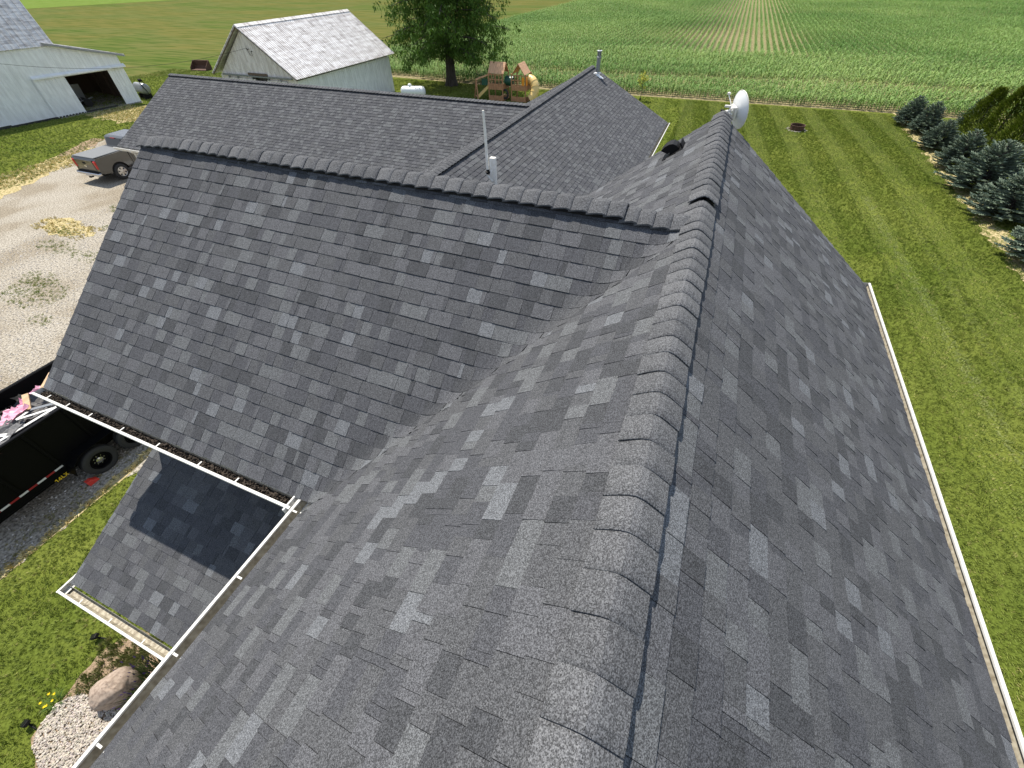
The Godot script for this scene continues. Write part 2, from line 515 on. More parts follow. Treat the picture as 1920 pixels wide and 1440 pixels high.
# a roof slope: deck sheet with its shingle courses. O on the ridge line, dn down the slope, spans as functions of the distance down the slope.
func slope(O: Vector3, dn: Vector3, n: Vector3, length: float, courses: int, s0: Callable, s1: Callable, seed_: int, singles := false, warp = null, bend = null, label := "", far := false) -> void:
	var a := n.cross(dn).normalized()
	var r := RandomNumberGenerator.new()
	r.seed = seed_
	var deck := Geo.new()
	var rows := 14
	for i in rows:
		var u0 := length * i / rows
		var u1 := (length - 0.012) * (i + 1) / rows
		var q := [O + a * s0.call(u1) + dn * u1, O + a * s1.call(u1) + dn * u1, O + a * s1.call(u0) + dn * u0, O + a * s0.call(u0) + dn * u0]
		deck.quad(q[0] - n * 0.008, q[1] - n * 0.008, q[2] - n * 0.008, q[3] - n * 0.008)
		deck.quad(q[3] - n * 0.03, q[2] - n * 0.03, q[1] - n * 0.03, q[0] - n * 0.03)
		if i == rows - 1:
			deck.quad(q[0] - n * 0.03, q[1] - n * 0.03, q[1] - n * 0.008, q[0] - n * 0.008)
		deck.quad(q[3] - n * 0.03, q[0] - n * 0.03, q[0] - n * 0.008, q[3] - n * 0.008)
		deck.quad(q[1] - n * 0.03, q[2] - n * 0.03, q[2] - n * 0.008, q[1] - n * 0.008)
	var part := put(deck, "roof_slope", M.deck, house)
	if label != "":
		part.set_meta("label", label)
	var rest := Geo.new()
	var e := length / courses
	var B := Basis(a, n, dn)
	for i in courses:
		var ul := length - i * e
		var uh := maxf(ul - e - 0.03, 0.0)
		var lo0: float = s0.call(ul)
		var lo1: float = s1.call(ul)
		var hi0: float = s0.call(uh)
		var hi1: float = s1.call(uh)
		var s := minf(lo0, hi0) - r.randf() * 0.3
		var end := maxf(lo1, hi1)
		var over := r.randf() < 0.5
		while s < end:
			var w := pick_width(r)
			var W: float = WIDTHS[w]
			var t := pick_tone(r)
			if far:
				t = clampi(t, 1, 4)
			elif w < 2 and r.randf() < 0.6:
				t = mini(t, 1)
				over = true
			if r.randf() < 0.8:
				over = not over
			var sl := s
			var sr := s + W - 0.002
			s += W
			var A := maxf(sl, lo0)
			var Bq := minf(sr, lo1)
			var C := minf(sr, hi1)
			var D := maxf(sl, hi0)
			if Bq - A < 0.004 and C - D < 0.004:
				continue
			var whole := A == sl and Bq == sr and C == sr and D == sl
			if Bq < A:
				Bq = (A + Bq) * 0.5; A = Bq
			if C < D:
				C = (C + D) * 0.5; D = C
			var wob := r.randf_range(-0.0025, 0.0025)
			var near_bend: bool = bend != null and bend.call((sl + sr) * 0.5, ul)
			if whole and not near_bend:
				var xf := Transform3D(B, O + a * sl + dn * (ul + wob))
				if singles:
					candidates.append({"xf": xf, "w": w, "t": t, "o": over, "h": ul - uh, "part": part, "rest": rest, "c": O + a * (sl + sr) * 0.5 + dn * (ul - e * 0.5), "n": n, "W": W, "e": e})
				else:
					rest.add(tab_geo(w, t, over, ul - uh, 1.45 if far else 1.0), xf)
			else:
				add_tab(rest, O + a * A + dn * ul, O + a * Bq + dn * ul, O + a * C + dn * uh, O + a * D + dn * uh, n, 0.0118 if over else 0.0075, tone_color(t), Vector2(r.randf(), r.randf()), 4 if near_bend else 1, warp if near_bend else null)
	part.set_meta("rest", true)
	finish.append([part, rest])

var finish := []

func settle_shingles() -> void:
	# the 300 tabs that show largest stand alone, the others are one part of their slope
	var cam := Transform3D(Basis.from_euler(TURN * PI / 180.0), EYE).affine_inverse()
	var f := 0.5 / tan(FOV * PI / 360.0)
	for k in candidates:
		var p: Vector3 = cam * (k.c as Vector3)
		var to: Vector3 = EYE - k.c
		var seen := p.z < -0.1 and absf(p.x / -p.z * f) < 0.66 and absf(p.y / -p.z * f) < 0.495
		k.area = (k.W * k.e * absf(to.normalized().dot(k.n)) / to.length_squared()) if seen else 0.0
	candidates.sort_custom(func(x, y): return x.area > y.area)
	for i in candidates.size():
		var k = candidates[i]
		if i < 300 and k.area > 0.0:
			var o := put_mesh(tab_mesh(k.w, k.t, k.o, k.h), "shingle", M.shingle, k.part)
			o.transform = k.xf
		else:
			(k.rest as Geo).add(tab_geo(k.w, k.t, k.o, k.h), k.xf)
	for x in finish:
		x[0].remove_meta("rest")
		if (x[1] as Geo).v.size() > 0:
			put(x[1], "shingles", M.shingle, x[0]).set_meta("kind", "stuff")

func plane_a(x: float) -> float:
	return AY - PITCH * absf(x - AX)

func plane_b(z: float) -> float:
	return BY - PITCH * absf(z - BZ)

func weave_b(p: Vector3) -> Vector3:   # courses of the cross roof run round the valley and a little up the main slope
	var over := p.y - plane_b(p.z)
	var d := plane_a(p.x) - plane_b(p.z)
	var h := maxf(0.07 - absf(d), 0.0) / 0.07
	over *= clampf(1.0 - 0.9 * d / (PITCH * 0.13), 0.1, 1.0)
	p.y = maxf(plane_a(p.x), plane_b(p.z)) + h * h * 0.07 * 0.25 + over
	return p

func weave_a(p: Vector3) -> Vector3:
	var over := p.y - plane_a(p.x)
	var d := plane_a(p.x) - plane_b(p.z)
	var h := maxf(0.07 - absf(d), 0.0) / 0.07
	over *= clampf(0.1 + (d - PITCH * 0.13) / 0.1, 0.1, 1.0)
	p.y = maxf(plane_a(p.x), plane_b(p.z)) + h * h * 0.07 * 0.25 + over
	return p

# ridge caps: bent pieces that overlap along the ridge, butt ends towards +k
func cap_geo(m: float, half: float, e: float, round_r: float, tone: float, seed_: int, droop: float) -> Geo:
	var g := Geo.new()
	var r := RandomNumberGenerator.new()
	r.seed = seed_
	var off := Vector2(r.randf(), r.randf())
	g.col = Color(tone * 0.99, tone * 1.01, tone * 1.05)
	var prof := []
	var k := 8
	for i in k + 1:
		var w := lerpf(-half, half, float(i) / k)
		prof.append(Vector2(w, -m * (sqrt(w * w + round_r * round_r) - round_r)))
	var sets := [Vector2(0.0, 0.0125), Vector2(-0.012, 0.0195), Vector2(-0.042, 0.0260), Vector2(-e * 0.6, 0.0200), Vector2(-e - 0.02, 0.002)]
	var curl := r.randf_range(-0.003, 0.003)
	for j in sets.size() - 1:
		for i in k:
			var q := []
			for ij in [[i, j], [i + 1, j], [i + 1, j + 1], [i, j + 1]]:
				var p: Vector2 = prof[ij[0]]
				var s: Vector2 = sets[ij[1]]
				q.append(Vector3(p.x, p.y + s.y + curl * (p.x / half) * (1.0 if ij[1] < 3 else 0.0), s.x))
			var uv := []
			for x in q:
				uv.append(Vector2(x.x * 1.25, x.z) / 1.1 + off)
			g.quad(q[0], q[1], q[2], q[3], uv[0], uv[1], uv[2], uv[3])
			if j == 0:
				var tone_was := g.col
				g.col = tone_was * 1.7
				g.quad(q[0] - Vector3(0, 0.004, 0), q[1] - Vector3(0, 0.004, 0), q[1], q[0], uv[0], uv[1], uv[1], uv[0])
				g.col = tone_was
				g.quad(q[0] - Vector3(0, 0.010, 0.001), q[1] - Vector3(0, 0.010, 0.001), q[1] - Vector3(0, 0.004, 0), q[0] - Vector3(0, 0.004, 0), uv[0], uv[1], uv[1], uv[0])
		for sd in [0, k]:
			var p: Vector2 = prof[sd]
			var q0 := Vector3(p.x, p.y + sets[j].y, sets[j].x)
			var q1 := Vector3(p.x, p.y + sets[j + 1].y, sets[j + 1].x)
			var lo := Vector3(0, 0.013, 0)
			if sd == 0:
				g.quad(q1 - lo, q0 - lo, q0, q1)
			else:
				g.quad(q0 - lo, q1 - lo, q1, q0)
	return g

func ridge_caps(part: Node, from: Vector3, dir: Vector3, count: int, e: float, m: float, lift: Callable, seed_: int, single := true) -> void:
	# dir points to where the butts face; pieces are laid from the far end
	var z := dir.normalized()
	var b := Basis(Vector3.UP.cross(z).normalized(), Vector3.UP, z)
	var variants := []
	for i in 6:
		variants.append(cap_geo(m, 0.130, e, 0.036, [0.165, 0.18, 0.195, 0.178, 0.21, 0.188][i], seed_ + i, 0.004))
	var meshes := []
	for g in variants:
		meshes.append(g.mesh())
	var r := RandomNumberGenerator.new()
	r.seed = seed_
	var rest := Geo.new()
	for i in count:
		var l: float = lift.call(i)
		var tilt := Basis(b.x, r.randf_range(-0.006, 0.006)) * Basis(Vector3.UP, r.randf_range(-0.012, 0.012)) * b
		var xf := Transform3D(tilt, from + z * (e * i + r.randf_range(-0.006, 0.006)) + Vector3.UP * (l + 0.004 + r.randf() * 0.002) + b.x * r.randf_range(-0.005, 0.005))
		var k := r.randi() % 6
		if single:
			put_mesh(meshes[k], "ridge_cap", M.shingle, part).transform = xf
		else:
			rest.add(variants[k], xf)
	if not single:
		put(rest, "ridge_caps", M.shingle, part).set_meta("kind", "stuff")

func vent_strip(a: Vector3, b: Vector3, m: float, h: float) -> Geo:   # black ridge vent under the caps
	var g := Geo.new()
	var z := (b - a).normalized()
	var x := Vector3.UP.cross(z).normalized()
	for s in [-1.0, 1.0]:
		var d: Vector3 = (x * s - Vector3.UP * m).normalized()
		var n: Vector3 = (x * s * m + Vector3.UP).normalized()
		g.box((a + b) * 0.5 + d * 0.066 + n * h * 0.5, Vector3(0.105, h, a.distance_to(b)), Basis(d, n, d.cross(n)))
	return g

# gutter: thin white trough from a to b, o points outward from the house
func gutter(a: Vector3, b: Vector3, o: Vector3, hang: Array, clips := false, litter := false) -> void:
	var dir := (b - a).normalized()
	var L := a.distance_to(b)
	var prof := [Vector2(0.0, -0.004), Vector2(0.0, -0.105), Vector2(0.078, -0.105), Vector2(0.092, -0.075), Vector2(0.118, -0.035), Vector2(0.124, -0.006), Vector2(0.12, 0.003), Vector2(0.094, 0.004), Vector2(0.092, -0.012)]
	var g := Geo.new()
	var inner := Geo.new()
	var P := func(q: Vector2, at: Vector3) -> Vector3: return at + o * q.x + Vector3.UP * q.y
	for i in prof.size() - 1:
		g.quad(P.call(prof[i], a), P.call(prof[i], b), P.call(prof[i + 1], b), P.call(prof[i + 1], a))
	var ins := [Vector2(0.003, -0.012), Vector2(0.003, -0.101), Vector2(0.076, -0.101), Vector2(0.089, -0.074), Vector2(0.108, -0.034), Vector2(0.093, -0.006)]
	for i in ins.size() - 1:
		inner.quad(P.call(ins[i], a), P.call(ins[i + 1], a), P.call(ins[i + 1], b), P.call(ins[i], b))
	for e in [a, b]:
		var c := Vector3.ZERO
		for i in range(1, 6):
			g.tri(P.call(prof[0], e), P.call(prof[i], e), P.call(prof[i + 1], e))
	var part := put(g, "gutter", M.white_metal, house)
	put(inner, "trough", M.gutter_inside, part)
	for h in hang:
		var hg := Geo.new()
		var c: Vector3 = a + dir * h
		hg.box(c + o * 0.07 + Vector3.UP * -0.006, Vector3(0.055, 0.004, 0.016), Basis(o, Vector3.UP, o.cross(Vector3.UP)))
		if clips:
			hg.cbox(c - o * 0.022 + Vector3.UP * 0.022, Vector3(0.03, 0.006, 0.032), 0.002, Basis((o - Vector3.UP * 0.7).normalized(), (o * 0.7 + Vector3.UP).normalized(), o.cross(Vector3.UP)))
			hg.lathe([Vector2(0.006, 0), Vector2(0.006, 0.008), Vector2(0, 0.009)], c - o * 0.022 + Vector3.UP * 0.024, Basis.IDENTITY, 8)
		put(hg, "hanger", M.white_metal, part)
	if litter:
		var lg := Geo.new()
		var r := RandomNumberGenerator.new()
		r.seed = 44
		for i in int(L * 260):
			var q: Vector3 = a + dir * r.randf() * L + o * r.randf_range(0.008, 0.088) + Vector3.UP * (-0.075 + r.randf() * r.randf() * 0.06)
			var bs := Basis.from_euler(Vector3(r.randf() * TAU, r.randf() * TAU, r.randf() * TAU))
			lg.box(q, Vector3(r.randf_range(0.006, 0.03), r.randf_range(0.004, 0.012), r.randf_range(0.008, 0.04)), bs)
		lg.quad(a + o * 0.005 + Vector3.UP * -0.075, a + o * 0.09 + Vector3.UP * -0.075, b + o * 0.09 + Vector3.UP * -0.075, b + o * 0.005 + Vector3.UP * -0.075)
		put(lg, "leaf_litter", M.litter, part).set_meta("kind", "stuff")

func gable_block(g: Geo, a: Vector2, b: Vector2, along_z: bool, ridge: float, top: float, pitch: float) -> void:
	# closed walls of a wing: plan rectangle a..b, gables across the ridge
	var mid := (a + b) * 0.5
	var poly := PackedVector2Array()
	var w := (b.x - a.x if along_z else b.y - a.y) * 0.5
	poly.append(Vector2(-w, 0)); poly.append(Vector2(w, 0)); poly.append(Vector2(w, ridge - pitch * w - top)); poly.append(Vector2(0, ridge - top)); poly.append(Vector2(-w, ridge - pitch * w - top))
	if along_z:
		g.prism(poly, Vector3(mid.x, 0, mid.y), Vector3.RIGHT, Vector3.UP, Vector3.BACK, b.y - a.y)
	else:
		g.prism(poly, Vector3(mid.x, 0, mid.y), Vector3.BACK, Vector3.UP, Vector3.RIGHT, b.x - a.x)

func build_house() -> void:
	house = thing("farmhouse", "farmhouse with new charcoal shingle roofs and white gutters", "house")
	var L := RUN * sqrt(1 + PITCH * PITCH)
	var cs := 1.0 / sqrt(1 + PITCH * PITCH)
	var sn := PITCH * cs
	# ---- walls
	var g := Geo.new()
	gable_block(g, Vector2(-2.33, -7.1), Vector2(2.58, A_NEAR - 0.3), true, AY, 0.10, PITCH)
	put(g, "wall", M.siding, house).set_meta("label", "white siding of the two storey wing")
	g = Geo.new()
	gable_block(g, Vector2(-6.52, -6.22), Vector2(-2.33, -1.43), false, BY, 0.10, PITCH)
	put(g, "wall", M.siding, house)
	g = Geo.new()
	gable_block(g, Vector2(-10.0, -25.25), Vector2(-2.48, -6.22), true, LOWY, 0.09, LOWP)
	put(g, "wall", M.siding, house)
	g = Geo.new()
	gable_block(g, Vector2(-25.4, -20.9), Vector2(-10.0, -13.4), false, LOWY, 0.09, LOWP)
	put(g, "wall", M.siding, house)
	# ---- slopes of the main roof
	var nl := Vector3(-sn, cs, 0)
	var dl := Vector3(-cs, -sn, 0)
	var nr := Vector3(sn, cs, 0)
	var dr := Vector3(cs, -sn, 0)
	var EXT := 0.13
	slope(Vector3(AX, AY, 0), dl, nl, L, 24, func(u): return BZ + 0.105 - (AX - u * cs) + EXT, func(_u): return A_NEAR, 11, true, weave_a, func(s, u): return s < BZ + 0.105 - (AX - u * cs) + EXT + 0.5, "left main slope in full sun")
	slope(Vector3(AX, AY, 0), dl, nl, L, 24, func(_u): return A_FAR, func(u): return BZ - 0.105 + (AX - u * cs), 12, false)
	slope(Vector3(AX, AY, 0), dr, nr, L * 1.022, 24, func(_u): return -A_NEAR, func(_u): return -A_FAR, 13, true)
	# ---- cross roof
	slope(Vector3(0, BY, BZ), Vector3(0, -sn, cs), Vector3(0, cs, sn), L, 24, func(_u): return B_LEFT, func(u): return minf(0.105 - u * cs + EXT, AX - 0.03), 14, true, weave_b, func(s, u): return s > 0.105 - u * cs - 0.6, "front slope of the cross gable")
	slope(Vector3(0, BY, BZ), Vector3(0, -sn, -cs), Vector3(0, cs, -sn), L, 24, func(u): return -0.105 + u * cs, func(_u): return -B_LEFT, 15, false)
	# ---- lower wings behind
	var cl := 1.0 / sqrt(1 + LOWP * LOWP)
	var sl := LOWP * cl
	var RL := 4.17
	var LL := RL / cl
	slope(Vector3(DX, LOWY, 0), Vector3(cl, -sl, 0), Vector3(sl, cl, 0), LL, 32, func(_u): return 6.25, func(_u): return -D_FAR, 16, false, null, null, "", true)
	slope(Vector3(DX, LOWY, 0), Vector3(-cl, -sl, 0), Vector3(-sl, cl, 0), LL, 32, func(u): return CZ + u * cl, func(_u): return -6.25, 17, false, null, null, "", true)
	slope(Vector3(DX, LOWY, 0), Vector3(-cl, -sl, 0), Vector3(-sl, cl, 0), LL, 32, func(_u): return D_FAR, func(u): return CZ - u * cl, 18, false, null, null, "", true)
	slope(Vector3(0, LOWY, CZ), Vector3(0, -sl, cl), Vector3(0, cl, sl), LL, 32, func(_u): return C_LEFT, func(u): return DX - u * cl, 19, false, null, null, "", true)
	slope(Vector3(0, LOWY, CZ), Vector3(0, -sl, -cl), Vector3(0, cl, -sl), LL, 32, func(u): return -DX + u * cl, func(_u): return -C_LEFT, 20, false, null, null, "", true)
	# ---- porch roof
	var pp := 0.472
	var pc := 1.0 / sqrt(1 + pp * pp)
	var PZ := 0.468
	var PY := 2.872
	var PL := 1.92 / pc
	slope(Vector3(0, PY + pp * 1.92, PZ - 1.92), Vector3(0, -pp * pc, pc), Vector3(0, pc, pp * pc), PL, 15, func(_u): return -6.47, func(_u): return -2.34, 21, true, null, null, "low porch roof half in shade")
	settle_shingles()
	# ---- ridges
	var ra := put(vent_strip(Vector3(AX, AY + 0.002, A_FAR + 0.02), Vector3(AX, AY + 0.002, -4.24), PITCH, 0.03), "ridge_vent", M.vent_black, house)
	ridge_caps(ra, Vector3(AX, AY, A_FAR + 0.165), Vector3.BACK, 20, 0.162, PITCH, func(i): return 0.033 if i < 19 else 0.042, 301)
	var rb := Geo.new()
	rb.box(Vector3(AX, AY - 0.02, -0.5), Vector3(0.05, 0.03, 7.3))
	var rn := put(rb, "ridge_underlay", M.deck, house)
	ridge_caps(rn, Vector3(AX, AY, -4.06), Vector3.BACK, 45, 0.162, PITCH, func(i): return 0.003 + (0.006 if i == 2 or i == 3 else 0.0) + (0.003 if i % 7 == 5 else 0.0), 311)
	var bv := put(vent_strip(Vector3(-6.42, BY + 0.002, BZ), Vector3(-0.47, BY + 0.002, BZ), PITCH, 0.034), "ridge_vent", M.vent_black, house)
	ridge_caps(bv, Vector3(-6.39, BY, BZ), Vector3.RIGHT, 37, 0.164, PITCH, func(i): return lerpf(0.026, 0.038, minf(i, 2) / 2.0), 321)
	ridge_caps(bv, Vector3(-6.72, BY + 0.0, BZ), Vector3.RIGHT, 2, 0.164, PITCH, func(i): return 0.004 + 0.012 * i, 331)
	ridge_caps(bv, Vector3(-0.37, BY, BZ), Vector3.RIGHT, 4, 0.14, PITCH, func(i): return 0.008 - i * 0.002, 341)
	var cv := put(vent_strip(Vector3(C_LEFT + 0.2, LOWY, CZ), Vector3(DX - 0.3, LOWY, CZ), LOWP, 0.03), "ridge_vent", M.vent_black, house)
	ridge_caps(cv, Vector3(C_LEFT + 0.17, LOWY, CZ), Vector3.RIGHT, 119, 0.164, LOWP, func(_i): return 0.03, 351, false)
	var dv := put(vent_strip(Vector3(DX, LOWY, D_FAR + 0.3), Vector3(DX, LOWY, -6.6), LOWP, 0.03), "ridge_vent", M.vent_black, house)
	ridge_caps(dv, Vector3(DX, LOWY, D_FAR + 0.165), Vector3.BACK, 117, 0.164, LOWP, func(i): return 0.03 if i < 55 else 0.034, 361, false)
	# ---- fascia and rake boards
	var ey := AY - PITCH * RUN
	g = Geo.new()
	for x in [AX - RUN + 0.035, AX + RUN - 0.035]:
		strip_between(g, Vector3(x, ey - 0.09, A_FAR + 0.02), Vector3(x, ey - 0.09, A_NEAR - 0.02), 0.02, 0.15)
	strip_between(g, Vector3(B_LEFT + 0.02, ey - 0.09, BZ + RUN - 0.035), Vector3(-2.66, ey - 0.09, BZ + RUN - 0.035), 0.02, 0.15)
	strip_between(g, Vector3(B_LEFT + 0.02, ey - 0.09, BZ - RUN + 0.035), Vector3(-2.66, ey - 0.09, BZ - RUN + 0.035), 0.02, 0.15)
	var ly := LOWY - LOWP * RL
	strip_between(g, Vector3(DX + RL - 0.035, ly - 0.09, D_FAR + 0.02), Vector3(DX + RL - 0.035, ly - 0.09, -6.3), 0.02, 0.15)
	strip_between(g, Vector3(C_LEFT + 0.02, ly - 0.09, CZ + RL - 0.035), Vector3(-10.3, ly - 0.09, CZ + RL - 0.035), 0.02, 0.15)
	strip_between(g, Vector3(-6.45, PY - 0.08, PZ - 0.03), Vector3(-2.36, PY - 0.08, PZ - 0.03), 0.02, 0.12)
	put(g, "fascia", M.white_metal, house)
	g = Geo.new()
	for s in [-1.0, 1.0]:
		for z in [A_FAR + 0.02, A_NEAR - 0.02]:
			strip_between(g, Vector3(AX, AY - 0.13, z), Vector3(AX + s * (RUN - 0.02), ey - 0.13, z), 0.02, 0.14, Vector3(0, 1, 0))
		strip_between(g, Vector3(B_LEFT + 0.02, BY - 0.13, BZ), Vector3(B_LEFT + 0.02, BY - PITCH * (RUN - 0.02) - 0.13, BZ + s * (RUN - 0.02)), 0.02, 0.14)
		strip_between(g, Vector3(C_LEFT + 0.02, LOWY - 0.12, CZ), Vector3(C_LEFT + 0.02, ly - 0.12, CZ + s * (RL - 0.02)), 0.02, 0.14)
		strip_between(g, Vector3(DX, LOWY - 0.12, D_FAR + 0.02), Vector3(DX + s * (RL - 0.02), ly - 0.12, D_FAR + 0.02), 0.02, 0.14)
	strip_between(g, Vector3(-6.45, PY + pp * 1.9 - 0.11, PZ - 1.9), Vector3(-6.45, PY - 0.11, PZ - 0.02), 0.02, 0.12)
	put(g, "rake_board", M.white_metal, house)
	# ---- soffits
	g = Geo.new()
	for s in [[AX - RUN + 0.02, -2.33], [2.58, AX + RUN - 0.02]]:
		g.box(Vector3((s[0] + s[1]) * 0.5, ey - 0.16, (A_FAR + A_NEAR) * 0.5), Vector3(s[1] - s[0], 0.012, A_NEAR - A_FAR - 0.1))
	g.box(Vector3(-4.6, ey - 0.163, BZ + RUN - 0.19), Vector3(4.2, 0.012, 0.34))
	put(g, "soffit", M.siding, house)
	# ---- gutters
	var gy := 5.125
	var hl := []
	for i in 13:
		hl.append(0.65 + i * 0.6)
	var lf := []
	for z in [-0.95, -0.29, 0.32, 0.89, 1.5, 2.1, 2.7]:
		lf.append(z + 1.12)
	gutter(Vector3(AX - RUN - 0.008 - 0.0, gy, -1.12), Vector3(AX - RUN - 0.008, gy, A_NEAR), Vector3.LEFT, lf, true)
	var rr := []
	for i in 17:
		rr.append(0.4 + i * 0.61)
	gutter(Vector3(AX + RUN + 0.008, gy, A_FAR - 0.02), Vector3(AX + RUN + 0.008, gy, A_NEAR), Vector3.RIGHT, [])
	var bh := []
	for x in [-6.61, -6.24, -5.82, -5.26, -4.67, -4.03, -3.5]:
		bh.append(x - B_LEFT + 0.02)
	gutter(Vector3(B_LEFT - 0.02, gy + 0.006, BZ + RUN + 0.006), Vector3(-2.77, gy + 0.006, BZ + RUN + 0.006), Vector3.BACK, bh, false, true)
	gutter(Vector3(AX - RUN - 0.008, gy, -7.45), Vector3(AX - RUN - 0.008, gy, -6.6), Vector3.LEFT, [0.4])
	gutter(Vector3(-6.53, PY - 0.015, PZ + 0.035), Vector3(-2.5, PY - 0.015, PZ + 0.035), Vector3.BACK, [0.42, 1.02, 1.65, 2.25, 2.85, 3.45])
	g = Geo.new()
	g.cbox(Vector3(-6.53, PY - 0.012, PZ + 0.0), Vector3(0.03, 0.012, 0.32), 0.003)
	g.cbox(Vector3(-6.541, PY - 0.05, PZ + 0.0), Vector3(0.006, 0.08, 0.32), 0.002)
	g.cbox(Vector3(-6.50, PY - 0.085, PZ + 0.0), Vector3(0.08, 0.006, 0.32), 0.002)
	put(g, "gutter_return", M.white_metal, house)
	gutter(Vector3(DX + RL + 0.008, ly - 0.015, D_FAR - 0.02), Vector3(DX + RL + 0.008, ly - 0.015, -7.5), Vector3.RIGHT, [])
	gutter(Vector3(C_LEFT - 0.12, ly - 0.015, CZ + RL + 0.008), Vector3(-10.5, ly - 0.015, CZ + RL + 0.008), Vector3.BACK, [0.5, 1.1, 1.7])
	# the box where the two gutters meet over the porch
	g = Geo.new()
	g.cbox(Vector3(-2.81, gy - 0.05, -1.03), Vector3(0.02, 0.13, 0.24), 0.004)
	g.cbox(Vector3(-2.70, gy - 0.10, -1.03), Vector3(0.22, 0.012, 0.24), 0.004)
	put(g, "gutter_corner", M.white_metal, house)
	# downspout at the garage corner
	g = Geo.new()
	g.cbox(Vector3(C_LEFT + 0.35, 1.3, -13.35), Vector3(0.08, 2.5, 0.06), 0.012)
	strip_between(g, Vector3(C_LEFT + 0.3, ly - 0.12, CZ + RL + 0.07), Vector3(C_LEFT + 0.35, 2.5, -13.37), 0.075, 0.06)
	strip_between(g, Vector3(C_LEFT + 0.95, ly - 0.12, CZ + RL + 0.07), Vector3(C_LEFT + 0.6, 2.45, -13.34), 0.075, 0.06)
	put(g, "downspout", M.white_metal, house)
	# garage door on the gable that faces the drive
	g = Geo.new()
	for i in 5:
		g.cbox(Vector3(-25.42, 0.24 + i * 0.45, -17.15), Vector3(0.05, 0.44, 4.8), 0.012)
	put(g, "garage_door", M.siding, house)
	# ---- porch posts and floor
	for x in [-6.3, -4.4]:
		g = Geo.new()
		g.cbox(Vector3(x, 1.38, 0.26), Vector3(0.14, 2.6, 0.14), 0.012)
		put(g, "porch_post", M.white_metal, house)
	g = Geo.new()
	g.cbox(Vector3(-4.4, 0.09, -0.5), Vector3(4.0, 0.16, 1.8), 0.015)
	put(g, "porch_floor", M.concrete, house)
	g = Geo.new()
	g.box(Vector3(-4.4, 2.69, 0.26), Vector3(4.0, 0.16, 0.12))
	put(g, "porch_beam", M.white_metal, house)
	# ---- flue pipe on the back wing
	var fl := Vector3(-5.79, 4.73, -24.78)
	g = Geo.new()
	g.lathe([Vector2(0.095, -0.12), Vector2(0.095, 0.66), Vector2(0.112, 0.67), Vector2(0.112, 0.72), Vector2(0.098, 0.73), Vector2(0.098, 0.78)], fl, Basis.IDENTITY, 20)
	var flue := put(g, "flue_pipe", M.galvanized, house)
	g = Geo.new()
	g.lathe([Vector2(0.05, 0.70), Vector2(0.05, 0.98)], fl, Basis.IDENTITY, 12)
	put(g, "flue_inside", M.vent_black, flue)
	g = Geo.new()
	for i in 6:
		var a := TAU * (i + 0.2) / 6
		g.box(fl + Vector3(cos(a) * 0.085, 0.86, sin(a) * 0.085), Vector3(0.06, 0.17, 0.008), Basis(Vector3.UP, -a + PI / 2))
	put(g, "flue_slats", M.galvanized, flue)
	g = Geo.new()
	g.lathe([Vector2(0.0, 0.935), Vector2(0.118, 0.935), Vector2(0.12, 0.95), Vector2(0.11, 0.965), Vector2(0, 0.975)], fl, Basis.IDENTITY, 20)
	put(g, "flue_cap", M.bright_flashing, flue)
	g = Geo.new()
	g.lathe([Vector2(0.15, -0.06), Vector2(0.12, 0.03), Vector2(0.09, 0.10), Vector2(0.086, 0.10)], fl, Basis.IDENTITY, 20)
	g.lathe([Vector2(0.086, 0.13), Vector2(0.15, 0.105), Vector2(0.15, 0.10), Vector2(0.086, 0.12)], fl, Basis.IDENTITY, 20)
	g.box(fl + Vector3(0.05, -0.005, 0), Vector3(0.46, 0.006, 0.34), Basis(Vector3.FORWARD, 0.471))
	g.box(fl + Vector3(0.27, -0.09, 0.06), Vector3(0.12, 0.03, 0.12), Basis(Vector3.FORWARD, 0.471))
	put(g, "flue_flashing", M.bright_flashing, flue)
	# ---- black gooseneck vent on the far part of the main slope
	var poly := PackedVector2Array([Vector2(-0.55, 6.87), Vector2(-0.46, 6.845), Vector2(-0.425, 6.865), Vector2(-0.425, 6.75), Vector2(-0.29, 6.86), Vector2(-0.29, 6.895), Vector2(-0.315, 6.93), Vector2(-0.36, 6.962), Vector2(-0.41, 6.974), Vector2(-0.46, 6.962), Vector2(-0.51, 6.925)])
	g = Geo.new()
	g.prism(poly, Vector3(0, 0, -6.86), Vector3.RIGHT, Vector3.UP, Vector3.BACK, 0.22, 0.008)
	var vent := put(g, "roof_vent", M.black_plastic, house)
	g = Geo.new()
	var vb := Basis(dl, nl, dl.cross(nl))
	g.cbox(Vector3(-0.385, plane_a(-0.385) + 0.016, -6.86), Vector3(0.30, 0.006, 0.32), 0.002, vb)
	g.cbox(Vector3(-0.285, 6.955, -6.86), Vector3(0.02, 0.11, 0.25), 0.004, vb)
	put(g, "vent_flange", M.black_plastic, vent)

